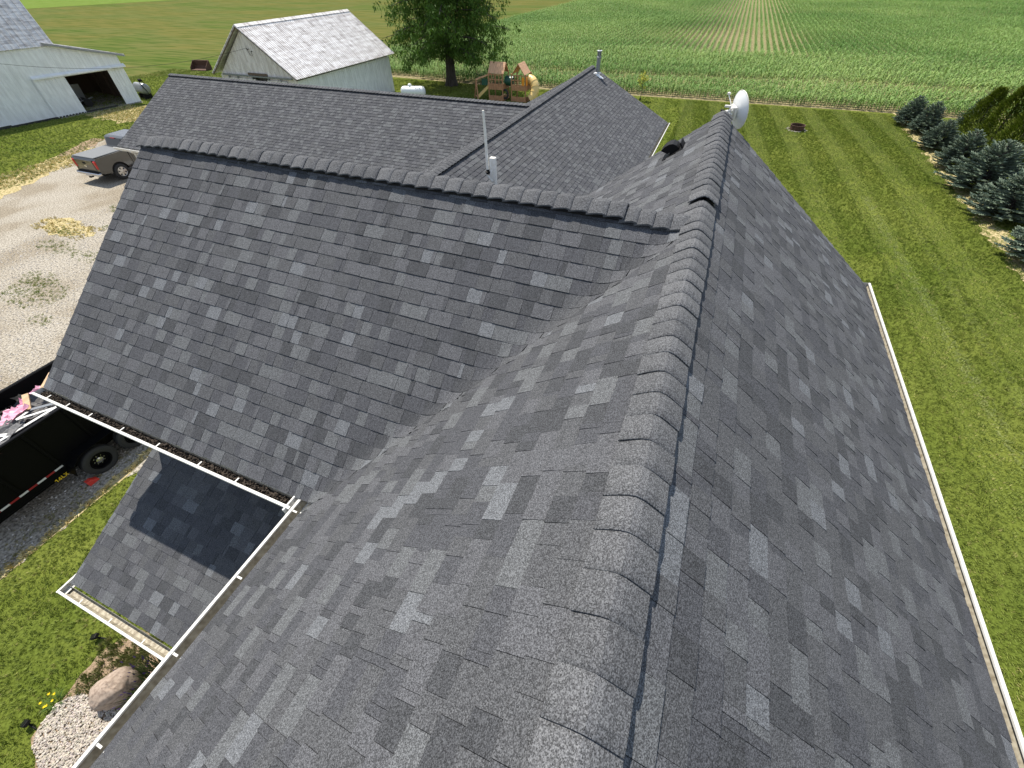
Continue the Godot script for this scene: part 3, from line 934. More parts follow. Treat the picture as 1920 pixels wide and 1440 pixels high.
# ================================================================ things fixed on the roof
func build_roof_things() -> void:
	# whip antenna on a white post behind the cross ridge
	var t := thing("antenna", "white rod antenna bracketed to short square post behind the cross ridge", "antenna", Vector3(-2.02, 6.80, -4.3))
	var g := Geo.new()
	g.cbox(Vector3(0.0, 0.27, 0), Vector3(0.066, 0.55, 0.05), 0.006)
	put(g, "post", M.white_plastic, t)
	g = Geo.new()
	g.tube([Vector3(-0.055, 0.42, 0.02), Vector3(-0.064, 0.78, 0.02), Vector3(-0.074, 0.965, 0.02)], [0.0155, 0.014, 0.0115], 10)
	put(g, "rod", M.white_plastic, t)
	g = Geo.new()
	g.lathe([Vector2(0.0, -0.025), Vector2(0.02, -0.022), Vector2(0.026, -0.008), Vector2(0.03, 0.0), Vector2(0.016, 0.006), Vector2(0.016, 0.022), Vector2(0, 0.024)], Vector3(-0.055, 0.405, 0.02), Basis.IDENTITY, 14)
	put(g, "socket", M.black_plastic, t)
	g = Geo.new()
	g.tube([Vector3(-0.085, 0.39, 0.02), Vector3(-0.06, 0.366, 0.02), Vector3(-0.025, 0.335, 0.02), Vector3(0.0, 0.31, 0.02)], [0.006, 0.012, 0.014, 0.016], 8)
	put(g, "bracket", M.white_plastic, t)
	# satellite dish behind the far end of the main ridge
	t = thing("satellite_dish", "white oval satellite dish seen from behind at the far ridge end", "dish", Vector3(0.16, 7.10, A_FAR - 0.12))
	var face := Vector3(0.86, 0.16, -0.48).normalized()
	var sx := Vector3(0.12, 1.0, 0.1).cross(face).normalized()
	var sy := face.cross(sx).normalized()
	var c := Vector3(0.105, 0.135, -0.04)
	g = Geo.new()
	var rings := 7
	var seg := 32
	var P := func(i: int, k: int, back: float) -> Vector3:
		var rr := float(i) / rings
		var a := TAU * k / seg
		return c + sx * cos(a) * rr * 0.215 + sy * sin(a) * rr * 0.235 + face * (rr * rr * 0.075 - back)
	for i in rings:
		for k in seg:
			var nn := func(ii: int, kk: int) -> Vector3:
				var rr := float(ii) / rings
				var a := TAU * kk / seg
				return (-face + (sx * cos(a) + sy * sin(a)) * rr * 0.52).normalized()
			var A: Vector3 = P.call(i, k, 0.006)
			var B: Vector3 = P.call(i, k + 1, 0.006)
			var C: Vector3 = P.call(i + 1, k + 1, 0.006)
			var D: Vector3 = P.call(i + 1, k, 0.006)
			if i > 0:
				g.smooth_tri(A, B, C, nn.call(i, k), nn.call(i, k + 1), nn.call(i + 1, k + 1))
			g.smooth_tri(A, C, D, nn.call(i, k), nn.call(i + 1, k + 1), nn.call(i + 1, k))
			g.quad(P.call(i + 1, k, 0.0), P.call(i + 1, k + 1, 0.0), P.call(i, k + 1, 0.0), P.call(i, k, 0.0))
	put(g, "reflector", M.tank_white, t)
	g = Geo.new()
	var ring := []
	for k in seg + 1:
		ring.append(P.call(rings, k, 0.002))
	g.tube(ring, 0.007, 6, false)
	put(g, "rim", M.white_plastic, t)
	g = Geo.new()
	var bb := Basis(sx, sy, face)
	g.cbox(c - face * 0.03 - sx * 0.02, Vector3(0.14, 0.17, 0.03), 0.006, bb)
	g.cbox(c - face * 0.065 - sx * 0.03, Vector3(0.07, 0.16, 0.06), 0.01, bb)
	g.cbox(c - face * 0.105 - sx * 0.015, Vector3(0.11, 0.05, 0.05), 0.008, bb)
	for k in 3:
		g.lathe([Vector2(0.012, 0), Vector2(0.012, 0.02), Vector2(0, 0.022)], c - face * 0.07 + sy * (0.05 - 0.05 * k) - sx * 0.07, Basis(sy, -face, sx), 8)
	put(g, "bracket", M.white_plastic, t)
	g = Geo.new()
	g.tube([c - face * 0.10, Vector3(0.04, 0.16, 0.04), Vector3(0.0, 0.08, 0.03), Vector3(0.0, -0.12, 0.05), Vector3(-0.01, -0.2, 0.06)], 0.021, 10)
	put(g, "mast", M.white_plastic, t)
	g = Geo.new()
	g.tube([Vector3(0.05, 0.18, 0.04), Vector3(0.02, 0.24, 0.0), Vector3(-0.03, 0.31, -0.06)], 0.007, 6)
	g.lathe([Vector2(0, -0.02), Vector2(0.02, -0.012), Vector2(0.022, 0.01), Vector2(0, 0.022)], Vector3(-0.035, 0.33, -0.07), Basis.IDENTITY, 12)
	g.cbox(Vector3(0.0, 0.20, 0.03), Vector3(0.09, 0.03, 0.03), 0.006)
	put(g, "feed_arm", M.white_plastic, t)
	g = Geo.new()
	g.lathe([Vector2(0.0, 0), Vector2(0.014, 0.004), Vector2(0.016, 0.04), Vector2(0, 0.045)], Vector3(-0.085, 0.15, 0.05), Basis(Vector3.UP, Vector3.RIGHT, Vector3.FORWARD), 10)
	put(g, "cable_plug", M.black_plastic, t)

# ================================================================ ground, fields, planting
var lawn_noise := FastNoiseLite.new()
var fine_noise := FastNoiseLite.new()

func rough_edge(poly: Array, step: float, amp: float, seed_: int) -> PackedVector2Array:
	var f := FastNoiseLite.new()
	f.seed = seed_
	f.frequency = 0.9
	var o := PackedVector2Array()
	for i in poly.size():
		var a: Vector2 = poly[i]
		var b: Vector2 = poly[(i + 1) % poly.size()]
		var k := maxi(1, int(a.distance_to(b) / step))
		var nn := (b - a).orthogonal().normalized()
		for j in k:
			var p := a.lerp(b, float(j) / k)
			o.append(p + nn * f.get_noise_2d(p.x * 1.3, p.y * 1.3) * amp)
	return o

func sheet(called: String, poly: PackedVector2Array, y: float, m: Material) -> MeshInstance3D:
	var g := Geo.new()
	var idx := Geometry2D.triangulate_polygon(poly)
	for i in range(0, idx.size(), 3):
		g.face_to(Vector3(poly[idx[i]].x, y, poly[idx[i]].y), Vector3(poly[idx[i + 1]].x, y, poly[idx[i + 1]].y), Vector3(poly[idx[i + 2]].x, y, poly[idx[i + 2]].y), Vector3.UP)
	return struct(g, called, m)

func grass_color(x: float, z: float, r: RandomNumberGenerator, dry := 0.07) -> Color:
	var k := lawn_noise.get_noise_2d(x, z) * 0.5 + 0.5
	var f := fine_noise.get_noise_2d(x, z) * 0.5 + 0.5
	var t := clampf(0.62 * k + 0.38 * f + r.randf_range(-0.2, 0.2), 0, 1)
	var c := Color(0.105, 0.158, 0.026).lerp(Color(0.25, 0.285, 0.064), t)
	if r.randf() < dry:
		c = c.lerp(Color(0.42, 0.37, 0.15), 0.6)
	return c

var drive := PackedVector2Array()
var tan_spots := []

func build_ground() -> void:
	lawn_noise.seed = 3
	lawn_noise.frequency = 0.11
	lawn_noise.fractal_octaves = 3
	fine_noise.seed = 8
	fine_noise.frequency = 0.75
	fine_noise.fractal_octaves = 3
	var g := Geo.new()
	g.quad(Vector3(-700, -0.03, 300), Vector3(700, -0.03, 300), Vector3(700, -0.03, -800), Vector3(-700, -0.03, -800))
	struct(g, "ground", M.crop_field)
	# lawn as a tinted grid
	g = Geo.new()
	var r := RandomNumberGenerator.new()
	r.seed = 21
	var st := 1.0
	var tint := {}
	for j in 83:
		for i in 140:
			var q := []
			for d in [[0, 1], [1, 1], [1, 0], [0, 0]]:
				q.append(Vector3(-76 + (i + d[0]) * st, 0, -50 + (j + d[1]) * st))
			var keep: bool = q[0].z > -46.4 and not (q[0].x < -43.0 and q[0].z < -42.5 + (q[0].x + 43.0) * -0.28) and not (q[0].x < -61 - (q[0].z + 33) * 0.25)
			if keep:
				var cs := []
				for p in q:
					var key := Vector2i(int(p.x), int(p.z))
					if not tint.has(key):
						tint[key] = grass_color(p.x, p.z, r, 0.0)
					cs.append(tint[key] * 0.8)
				for tr in [[0, 2, 1], [0, 3, 2]]:
					for k in tr:
						g.v.append(q[k]); g.n.append(Vector3.UP); g.u.append(Vector2(q[k].x, q[k].z)); g.c.append(cs[k])
	struct(g, "lawn", M.lawn)
	# fields
	sheet("corn_field", PackedVector2Array([Vector2(-43.5, -46.6), Vector2(-21, -45.3), Vector2(13, -45.9), Vector2(160, -40), Vector2(240, -330), Vector2(-43.5, -330)]), 0.006, M.corn_soil)
	sheet("far_field", PackedVector2Array([Vector2(-185, -60), Vector2(-205, -95), Vector2(-192, -132), Vector2(-160, -210), Vector2(-700, -600), Vector2(-700, -60)]), 0.0, M.green_field)
	sheet("straw_strip", rough_edge([Vector2(-20, -53.4), Vector2(6, -53.9), Vector2(22, -53.2), Vector2(48, -53.6), Vector2(48, -51.9), Vector2(24, -51.4), Vector2(6, -52.4), Vector2(-20, -52.0)], 0.8, 1.3, 19), 0.012, M.straw_ground)
	# gravel drive beside the house and out to the garage doors
	drive = rough_edge([Vector2(-11.05, 9), Vector2(-11.08, 0.8), Vector2(-11.05, -1.6), Vector2(-11.3, -3.2), Vector2(-11.6, -12.2), Vector2(-25.2, -13.2), Vector2(-25.2, -21.2), Vector2(-36, -21.5), Vector2(-41.2, -21.4), Vector2(-39.4, -18.1), Vector2(-37.8, -15.6), Vector2(-36.0, -12.6), Vector2(-34.5, -10), Vector2(-31, -4), Vector2(-28, 9)], 0.4, 0.35, 5)
	sheet("gravel_drive", drive, 0.006, M.gravel)
	sheet("straw_strip", rough_edge([Vector2(-37.2, -11.4), Vector2(-38.4, -14), Vector2(-39.6, -16), Vector2(-40.6, -18), Vector2(-38.8, -18.4), Vector2(-37.2, -15.4), Vector2(-35.7, -12.6), Vector2(-33.9, -8.6), Vector2(-34.9, -8.2)], 0.4, 0.8, 9), 0.010, M.straw_ground)
	sheet("straw_patch", rough_edge([Vector2(-49.3, -24.2), Vector2(-44.0, -23.2), Vector2(-42.0, -24.6), Vector2(-43.5, -27.5), Vector2(-47.8, -28.2)], 0.5, 0.9, 10), 0.008, M.straw_ground)
	sheet("soil_patch", rough_edge([Vector2(-39.5, -16.0), Vector2(-41.6, -19.6), Vector2(-40.4, -19.9), Vector2(-38.8, -17.0)], 0.4, 0.5, 12), 0.014, M.bare_soil)
	sheet("straw_patch", rough_edge([Vector2(-29.6, -9.9), Vector2(-27.3, -8.8), Vector2(-25.2, -9.6), Vector2(-26.5, -10.2), Vector2(-28.5, -10.5)], 0.3, 0.5, 13), 0.010, M.straw_ground)
	sheet("straw_strip", rough_edge([Vector2(-11.36, -3.5), Vector2(-11.17, 0.5), Vector2(-11.2, 6), Vector2(-11.06, 6), Vector2(-11.02, 0.8), Vector2(-11.0, -1.5), Vector2(-11.2, -3.5)], 0.25, 0.06, 14), 0.012, M.straw_ground)
	# planting bed along the conifers and by the porch
	sheet("mulch_strip", rough_edge([Vector2(12.85, -46.2), Vector2(12.7, -38), Vector2(12.6, -30), Vector2(12.5, -22), Vector2(12.3, -12), Vector2(13.2, -12), Vector2(13.6, -46.2)], 0.3, 0.6, 15), 0.008, M.straw_ground)
	sheet("planting_bed", rough_edge([Vector2(-7.55, 0.75), Vector2(-7.80, 1.3), Vector2(-7.72, 1.95), Vector2(-7.6, 2.5), Vector2(-6.9, 2.75), Vector2(-2.4, 2.8), Vector2(-2.4, 0.7)], 0.15, 0.18, 16), 0.010, M.mulch)

func in_any(p: Vector2, polys: Array) -> bool:
	for q in polys:
		if Geometry2D.is_point_in_polygon(p, q):
			return true
	return false

func tuft_mesh(blades: int, h: float, w: float, seed_: int) -> Mesh:
	var g := Geo.new()
	var r := RandomNumberGenerator.new()
	r.seed = seed_
	for i in blades:
		var a := r.randf() * TAU
		var b := Vector3(cos(a), 0, sin(a)) * r.randf() * 0.045
		var lean := Vector3(r.randf_range(-0.55, 0.55), 1, r.randf_range(-0.55, 0.55)).normalized()
		var k := r.randf_range(0.75, 1.2)
		g.col = Color(k, k, k)
		leaf_blade(g, b, lean, Vector3(cos(a * 3), 0, sin(a * 3)), h * r.randf_range(0.6, 1.15), w, 0.25, 2)
	return g.mesh()

func spread_grass(called: String, areas: Array, label: String, mesh: Mesh) -> void:
	var r := RandomNumberGenerator.new()
	r.seed = hash(called)
	var xf := []
	var cols := []
	var roof := [Rect2(-2.3, -7.1, 4.9, 10), Rect2(-6.5, -6.2, 4.2, 6.7), Rect2(-10, -25.2, 7.5, 19), Rect2(-25.4, -21, 15.4, 7.6), Rect2(-37.0, -40.2, 8.2, 12)]
	var bed := PackedVector2Array([Vector2(-7.35, 0.75), Vector2(-7.62, 1.3), Vector2(-7.55, 1.95), Vector2(-7.5, 2.5), Vector2(-6.9, 2.75), Vector2(-2.4, 2.8), Vector2(-2.4, 0.7)])
	for A in areas:
		var rc: Rect2 = A[0]
		var n := int(rc.get_area() * A[1])
		for i in n:
			var p := Vector2(rc.position.x + r.randf() * rc.size.x, rc.position.y + r.randf() * rc.size.y)
			var skip := p.y < -45.3
			for b in roof:
				skip = skip or (b as Rect2).has_point(p)
			if skip or Geometry2D.is_point_in_polygon(p, drive) or Geometry2D.is_point_in_polygon(p, bed):
				continue
			if p.x > 12.7 and p.y < -12 and p.x < 13.5 and r.randf() < 0.6:
				continue
			var c := grass_color(p.x, p.y, r)
			if p.x > 3:   # pale wheel tracks of the mower
				var d := minf(absf(p.x - (8.35 + 0.06 * (p.y + 25) + 0.0)), absf(p.x - (9.75 + 0.02 * (p.y + 25))))
				if d < 0.2 and p.y > -27 and p.y < -9 and r.randf() < 0.6:
					c = c.lerp(Color(0.40, 0.43, 0.20), 0.4)
			var s: float = r.randf_range(0.75, 1.3) * A[2]
			# mown in lanes: the blades of each pass lie the other way
			var lane := sin((p.x - 0.05 * p.y + 0.9 * sin(p.y * 0.06)) * TAU / 2.3)
			var lie := Basis(Vector3.RIGHT, clampf(lane * 2.2, -1.0, 1.0) * 0.75)
			xf.append(Transform3D(lie * Basis(Vector3.UP, r.randf() * TAU).scaled(Vector3(s, s * r.randf_range(0.8, 1.15), s)), Vector3(p.x, 0.0, p.y)))
			cols.append(c)
	scatter(called, mesh, M.leaf, xf, cols, label, "grass")

func corn_mesh(seed_: int) -> Mesh:
	var g := Geo.new()
	var r := RandomNumberGenerator.new()
	r.seed = seed_
	g.col = Color(0.9, 1.0, 0.8)
	g.tube([Vector3.ZERO, Vector3(0.01, 0.55, 0.0)], [0.016, 0.008], 4, false)
	for i in 9:
		var a := (i % 2) * PI + r.randf_range(-0.7, 0.7) + seed_
		var y := 0.08 + 0.07 * i
		var d := Vector3(cos(a), 1.1, sin(a)).normalized()
		var k := r.randf_range(0.75, 1.2)
		g.col = Color(k, k, k * 0.95)
		leaf_blade(g, Vector3(0, y, 0), d, Vector3(-sin(a), 0, cos(a)), r.randf_range(0.5, 0.75) * (1.0 - absf(i - 4.5) * 0.05), 0.085, 0.42, 4)
	return g.mesh()

func build_corn() -> void:
	var r := RandomNumberGenerator.new()
	r.seed = 61
	var f := FastNoiseLite.new()
	f.seed = 17
	f.frequency = 0.035
	f.fractal_octaves = 4
	var meshes := [corn_mesh(1), corn_mesh(2)]
	var sets := [[[], []], [[], []]]
	var plant := func(x: float, z: float, size: float, tanish: float) -> void:
		var k := f.get_noise_2d(x, z) * 0.5 + 0.5
		var c := Color(0.085, 0.20, 0.042).lerp(Color(0.235, 0.36, 0.11), clampf(k * 1.3 - 0.15 + r.randf_range(-0.22, 0.22), 0, 1))
		c = c.lerp(Color(0.50, 0.46, 0.20), tanish * r.randf())
		var s := size * r.randf_range(0.82, 1.12)
		var w := r.randi() % 2
		sets[w][0].append(Transform3D(Basis(Vector3.UP, r.randf() * TAU).scaled(Vector3(s, s, s)), Vector3(x + r.randf_range(-0.05, 0.05), 0.0, z + r.randf_range(-0.05, 0.05))))
		sets[w][1].append(c)
	var edge := func(x: float) -> float: return -46.1 - (0.9 if x < -30 else 0.0)
	# end rows along the lawn, then a thin strip, then more end rows
	for row in 31:
		var z := -0.35 - row * 0.76
		var x := -43.0
		while x < 46.0 + row:
			var zz: float = edge.call(x) + z
			var thin := f.get_noise_2d(x * 2.2 + 300, row * 5.0) * 0.5 + 0.5
			var strip := clampf(1.0 - absf(row - 9.2 - 1.6 * sin(x * 0.12)) / 2.2, 0, 1)
			if r.randf() > strip * 0.8 + (0.10 if thin > 0.62 else 0.0):
				plant.call(x, zz, lerpf(0.98, 0.72, strip) * lerpf(0.86, 1.1, thin), 0.18 + 0.6 * strip)
			x += 0.19
	# the long rows
	var xr := -43.0
	while xr < 125.0:
		var z := -70.2 + r.randf() * 0.4
		while z > -185.0:
			var d := -z
			var px := f.get_noise_2d(xr * 1.6 + 80, z * 1.6) * 0.5 + 0.5
			var tan_patch := clampf(1.0 - Vector2((xr + 3.0) / 17.0, (z + 86) / 16.0).length(), 0, 1)
			if xr < d * 0.66 + 6.0:
				plant.call(xr, z, lerpf(0.72, 0.94, px) * (1.0 - 0.25 * tan_patch), 0.08 + 0.25 * tan_patch)
			z -= 0.22 if d < 120 else 0.34
		xr += 0.762
	for w in 2:
		scatter("corn_plants", meshes[w], M.leaf, sets[w][0], sets[w][1], "green young corn growing in straight rows behind the lawn" if w == 0 else "paler young corn plants mixed through the same rows", "corn")

func build_grass() -> void:
	var near := tuft_mesh(9, 0.065, 0.011, 1)
	var far := tuft_mesh(9, 0.085, 0.02, 2)
	spread_grass("lawn_grass", [[Rect2(-11.2, -4, 5.2, 9), 260, 1.0], [Rect2(2.6, -18, 9.6, 21), 260, 1.05], [Rect2(11, -12, 7, 13), 60, 1.1]], "short green grass of the mown lawn beside the house", near)
	spread_grass("lawn_grass", [[Rect2(-2.4, -45.3, 16.6, 27.5), 180, 1.15], [Rect2(-36, -45.3, 34, 24), 60, 1.4], [Rect2(-62, -42, 26, 38), 44, 1.6], [Rect2(14, -45.3, 10, 34), 40, 1.4]], "mown grass of the wide lawn further back", near)
	# weeds in the drive and along its edge
	var r := RandomNumberGenerator.new()
	r.seed = 31
	var xf := []
	var cols := []
	var spots := [[-26.9, -9.3, 1.1, 0.4, 90], [-22.4, -5.6, 1.5, 0.9, 260], [-23.5, -6.3, 1.0, 0.5, 90], [-22.0, -3.2, 1.2, 0.6, 110], [-25.6, -8.3, 1.5, 0.5, 90], [-23.4, -8.2, 1.0, 0.4, 60], [-20.6, -6.7, 0.5, 0.25, 30], [-26.3, -12.3, 1.6, 0.7, 200], [-20.2, -4.6, 0.5, 0.3, 30], [-24.6, -10.6, 1.4, 0.6, 90], [-18.4, -6.2, 0.5, 0.2, 24]]
	for s in spots:
		for i in s[4]:
			var a := r.randf() * TAU
			var d := pow(r.randf(), 0.7)
			xf.append(Transform3D(Basis(Vector3.UP, r.randf() * TAU).scaled(Vector3.ONE * r.randf_range(0.7, 1.5)), Vector3(s[0] + cos(a) * d * s[2], 0.008, s[1] + sin(a) * d * s[3])))
			cols.append(Color(0.15, 0.22, 0.045).lerp(Color(0.36, 0.36, 0.13), r.randf()))
	for i in 420:
		var z := r.randf_range(-3.4, 4.0)
		xf.append(Transform3D(Basis(Vector3.UP, r.randf() * TAU).scaled(Vector3.ONE * r.randf_range(0.5, 1.0)), Vector3(-11.3 + pow(r.randf(), 1.5) * -0.45 + fine_noise.get_noise_1d(z * 2.0) * 0.35, 0.008, z)))
		cols.append(Color(0.16, 0.17, 0.05).lerp(Color(0.34, 0.29, 0.14), r.randf()))
	scatter("drive_weeds", near, M.leaf, xf, cols, "low weeds sprouting in patches through the gravel drive", "weeds")
	# straw lying on the bare strips
	xf = []
	cols = []
	for s in [[-37.8, -14.2, 1.4, 4.2, 1500], [-46.0, -25.7, 3.0, 1.9, 1500], [-27.4, -9.6, 2.0, 0.6, 260], [-11.12, -0.5, 0.08, 4.0, 260]]:
		for i in s[4]:
			xf.append(Transform3D(Basis.from_euler(Vector3(r.randf_range(-1.3, 1.3), r.randf() * TAU, r.randf_range(-1.3, 1.3))).scaled(Vector3.ONE * r.randf_range(0.7, 1.5)), Vector3(s[0] + r.randf_range(-1, 1) * s[2] + (s[1] - 14) * 0.0, 0.012, s[1] + r.randf_range(-1, 1) * s[3])))
			cols.append(Color(0.50, 0.38, 0.15).lerp(Color(0.66, 0.58, 0.34), r.randf()))
	scatter("straw", far, M.leaf, xf, cols, "dry yellow straw lying on the bare strips by drive and barn", "straw")
	# stones of the drive
	var sg := Geo.new()
	stone(sg, Vector3.ZERO, Vector3(1, 0.6, 0.8), 3, 5)
	var sm := sg.mesh()
	xf = []
	cols = []
	for i in 26000:
		var p := Vector2(-11 - 17 * r.randf(), -13 + 19 * r.randf())
		if not Geometry2D.is_point_in_polygon(p, drive):
			continue
		var s := r.randf_range(0.010, 0.026)
		xf.append(Transform3D(Basis(Vector3.UP, r.randf() * TAU).scaled(Vector3(s, s, s)), Vector3(p.x, 0.010, p.y)))
		var k := r.randf_range(0.2, 0.62)
		cols.append(Color(k, k * 0.94, k * 0.86))
	scatter("drive_gravel", sm, M.pebble, xf, cols, "loose grey and tan gravel stones on the drive", "gravel")
	# stubble between lawn and left field, and tufts out in that field
	xf = []
	cols = []
	for i in 9000:
		var x := r.randf_range(-60, -34)
		var z := -47.0 - r.randf() * 5.5 - (x + 43) * -0.1
		if x > -43.4 and z < -46:
			continue
		xf.append(Transform3D(Basis(Vector3.UP, r.randf() * TAU).scaled(Vector3.ONE * r.randf_range(2.0, 4.0)), Vector3(x, -0.02, z)))
		cols.append(Color(0.50, 0.42, 0.18).lerp(Color(0.24, 0.25, 0.08), r.randf()))
	for i in 0:
		var z := -43.0 - 125.0 * pow(r.randf(), 1.3)
		var x := lerpf(-43.8, z * 1.25 - 20, r.randf())
		if absf(x + 33) < 5 and z > -41:
			continue
		xf.append(Transform3D(Basis(Vector3.UP, r.randf() * TAU).scaled(Vector3.ONE * r.randf_range(1.8, 3.6)), Vector3(x, -0.025, z)))
		var band := 0.5 + 0.5 * sin(z * 0.5 + lawn_noise.get_noise_2d(x * 0.3, z) * 4.0)
		cols.append(Color(0.13, 0.17, 0.04).lerp(Color(0.30, 0.27, 0.10), clampf(0.6 * band + r.randf_range(-0.1, 0.5), 0, 1)))
	scatter("field_crop", far, M.leaf, xf, cols, "thin green and tan crop cover on the left field", "crop")

func stone(g: Geo, at: Vector3, size: Vector3, seed_: int, seg := 8) -> void:
	var f := FastNoiseLite.new()
	f.seed = seed_
	f.frequency = 0.9
	var P := func(i: int, k: int) -> Vector3:
		var th := PI * i / seg
		var ph := TAU * (k % (seg * 2)) / (seg * 2)
		var d := Vector3(sin(th) * cos(ph), cos(th), sin(th) * sin(ph))
		return at + d * size * (1.0 + 0.22 * f.get_noise_3dv(d * 1.6))
	for i in seg:
		for k in seg * 2:
			var a: Vector3 = P.call(i, k)
			var b: Vector3 = P.call(i + 1, k)
			var c: Vector3 = P.call(i + 1, k + 1)
			var d: Vector3 = P.call(i, k + 1)
			var nn := func(p: Vector3) -> Vector3: return ((p - at) / (size * size)).normalized()
			if i < seg - 1:
				g.smooth_tri(a, c, b, nn.call(a), nn.call(c), nn.call(b))
			if i > 0:
				g.smooth_tri(a, d, c, nn.call(a), nn.call(d), nn.call(c))

# ---------------------------------------------------------------- trees
func limb(g: Geo, a: Vector3, dir: Vector3, len_: float, r0: float, r1: float, bend_: Vector3, segs: int) -> Array:
	var path := [a]
	var rad := [r0]
	var d := dir.normalized()
	for i in segs:
		a += d * len_ / segs
		d = (d + bend_ / segs).normalized()
		path.append(a)
		rad.append(lerpf(r0, r1, float(i + 1) / segs))
	g.tube(path, rad, 6, false)
	return path

func build_big_tree() -> void:
	var r := RandomNumberGenerator.new()
	r.seed = 71
	var t := thing("shade_tree", "large dark green tree with drooping feathery leaves shading the lawn by the corn", "tree", Vector3(-24.95, 0, -44.2))
	var g := Geo.new()
	g.tube([Vector3(0, -0.1, 0), Vector3(0, 0.25, 0), Vector3(0.02, 0.8, 0), Vector3(0.05, 1.8, 0), Vector3(0.1, 4, 0.05), Vector3(0.2, 8, 0), Vector3(0.25, 12, 0), Vector3(0.2, 15, 0)], [0.64, 0.56, 0.48, 0.43, 0.38, 0.28, 0.16, 0.04], 14, false)
	for i in 7:   # root flares
		var a := TAU * i / 7 + r.randf() * 0.4
		g.tube([Vector3(cos(a) * 0.28, 0.9, sin(a) * 0.28), Vector3(cos(a) * 0.42, 0.4, sin(a) * 0.42), Vector3(cos(a) * 0.62, -0.05, sin(a) * 0.62)], [0.12, 0.13, 0.10], 7, false)
	var trunk := put(g, "trunk", M.bark, t)
	var lg := Geo.new()
	var leaf := Geo.new()
	var tips := []
	for i in 84:
		var y := 2.4 + 11.8 * pow(float(i) / 84, 1.0)
		var a := i * 2.39996 + r.randf_range(-0.3, 0.3)
		var reach := lerpf(6.7, 1.0, pow(clampf((y - 3.2) / 12.0, 0, 1), 1.25)) * r.randf_range(0.72, 1.06)
		if y < 3.4:
			reach *= 0.8
		var path := limb(lg, Vector3(0.1, y, 0), Vector3(cos(a), 0.22, sin(a)), reach, 0.10 if y < 8 else 0.06, 0.015, Vector3(0, -0.55, 0), 6)
		for k in range(1, 7):
			for s in 5:
				var q: Vector3 = path[k] + Vector3(r.randf_range(-1, 1), r.randf_range(-0.75, 0.25), r.randf_range(-1, 1)) * lerpf(0.45, 1.1, k / 6.0)
				if k >= 2 or r.randf() < 0.35:
					tips.append([q, path[k]])
			if k > 2 and r.randf() < 0.55:
				limb(lg, path[k - 1], Vector3(r.randf_range(-1, 1), r.randf_range(-0.5, 0.3), r.randf_range(-1, 1)), r.randf_range(0.6, 1.4), 0.03, 0.008, Vector3(0, -0.7, 0), 3)
	put(lg, "limbs", M.bark, t)
	for tp in tips:
		var q: Vector3 = tp[0]
		var bright := r.randf()
		var base := Color(0.060, 0.120, 0.020).lerp(Color(0.085, 0.150, 0.026), bright)
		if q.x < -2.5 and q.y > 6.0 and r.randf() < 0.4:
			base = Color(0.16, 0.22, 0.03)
		for k in 26:
			var o := Vector3(r.randf_range(-1, 1), r.randf_range(-1, 0.6), r.randf_range(-1, 1)) * 0.36
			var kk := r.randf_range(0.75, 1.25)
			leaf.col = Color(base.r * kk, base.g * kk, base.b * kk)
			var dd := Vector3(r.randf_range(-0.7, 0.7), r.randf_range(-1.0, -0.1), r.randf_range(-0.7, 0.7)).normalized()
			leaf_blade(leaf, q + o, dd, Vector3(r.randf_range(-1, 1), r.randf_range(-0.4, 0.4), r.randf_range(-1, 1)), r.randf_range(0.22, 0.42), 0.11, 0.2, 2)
	put(leaf, "crown", M.leaf, t)

func spruce_geo(seed_: int, h: float, rad: float) -> Array:
	var r := RandomNumberGenerator.new()
	r.seed = seed_
	var wood := Geo.new()
	wood.tube([Vector3.ZERO, Vector3(0, h * 0.95, 0)], [0.05, 0.012], 6, false)
	var g := Geo.new()
	var tiers := int(h * 10)
	for i in tiers:
		var f := float(i) / tiers
		var y := lerpf(0.12, h * 0.97, f)
		var reach := rad * pow(1.0 - f, 0.72) * r.randf_range(0.85, 1.1) + 0.05
		var nb := int(lerpf(13, 4, f))
		var a0 := r.randf() * TAU
		for b in nb:
			var a := a0 + TAU * b / nb + r.randf_range(-0.22, 0.22)
			var R := reach * r.randf_range(0.78, 1.12)
			var d := Vector3(cos(a), lerpf(0.16, 1.1, f * f) + 0.05, sin(a)).normalized()
			var tip := Vector3(0, y, 0) + d * R
			wood.tube([Vector3(0, y, 0), tip], [0.012, 0.003], 4, false)
			var steps := maxi(3, int(R / 0.085))
			for s in range(1, steps + 1):
				var p := Vector3(0, y, 0) + d * R * s / steps
				if s < steps * 0.35:
					continue
				for w in 3:
					var sd := Vector3(-sin(a), r.randf_range(-0.3, 0.3), cos(a)) * (-1.0 if w == 0 else 1.0 if w == 1 else 0.15)
					var dir := (d * 0.8 + sd + Vector3(0, r.randf_range(0.0, 0.3), 0)).normalized()
					var ln := lerpf(0.26, 0.15, float(s) / steps) * r.randf_range(0.8, 1.2) * clampf(R / 0.5, 0.6, 1.1)
					var k := r.randf_range(0.7, 1.2)
					g.col = Color(0.19 * k, 0.24 * k, 0.18 * k)
					var up := dir.cross(Vector3(-sin(a), 0, cos(a))).normalized()
					leaf_blade(g, p, dir, dir.cross(Vector3.UP), ln, 0.085, 0.02, 2)
					leaf_blade(g, p, dir, Vector3.UP, ln, 0.07, 0.02, 2)
	g.col = Color(0.05, 0.09, 0.08)
	for k in 5:
		leaf_blade(g, Vector3(0, h * 0.9, 0), Vector3(r.randf_range(-0.2, 0.2), 1, r.randf_range(-0.2, 0.2)), Vector3(cos(k), 0, sin(k)), h * 0.12, 0.03, 0, 1)
	return [wood.mesh(), g.mesh()]

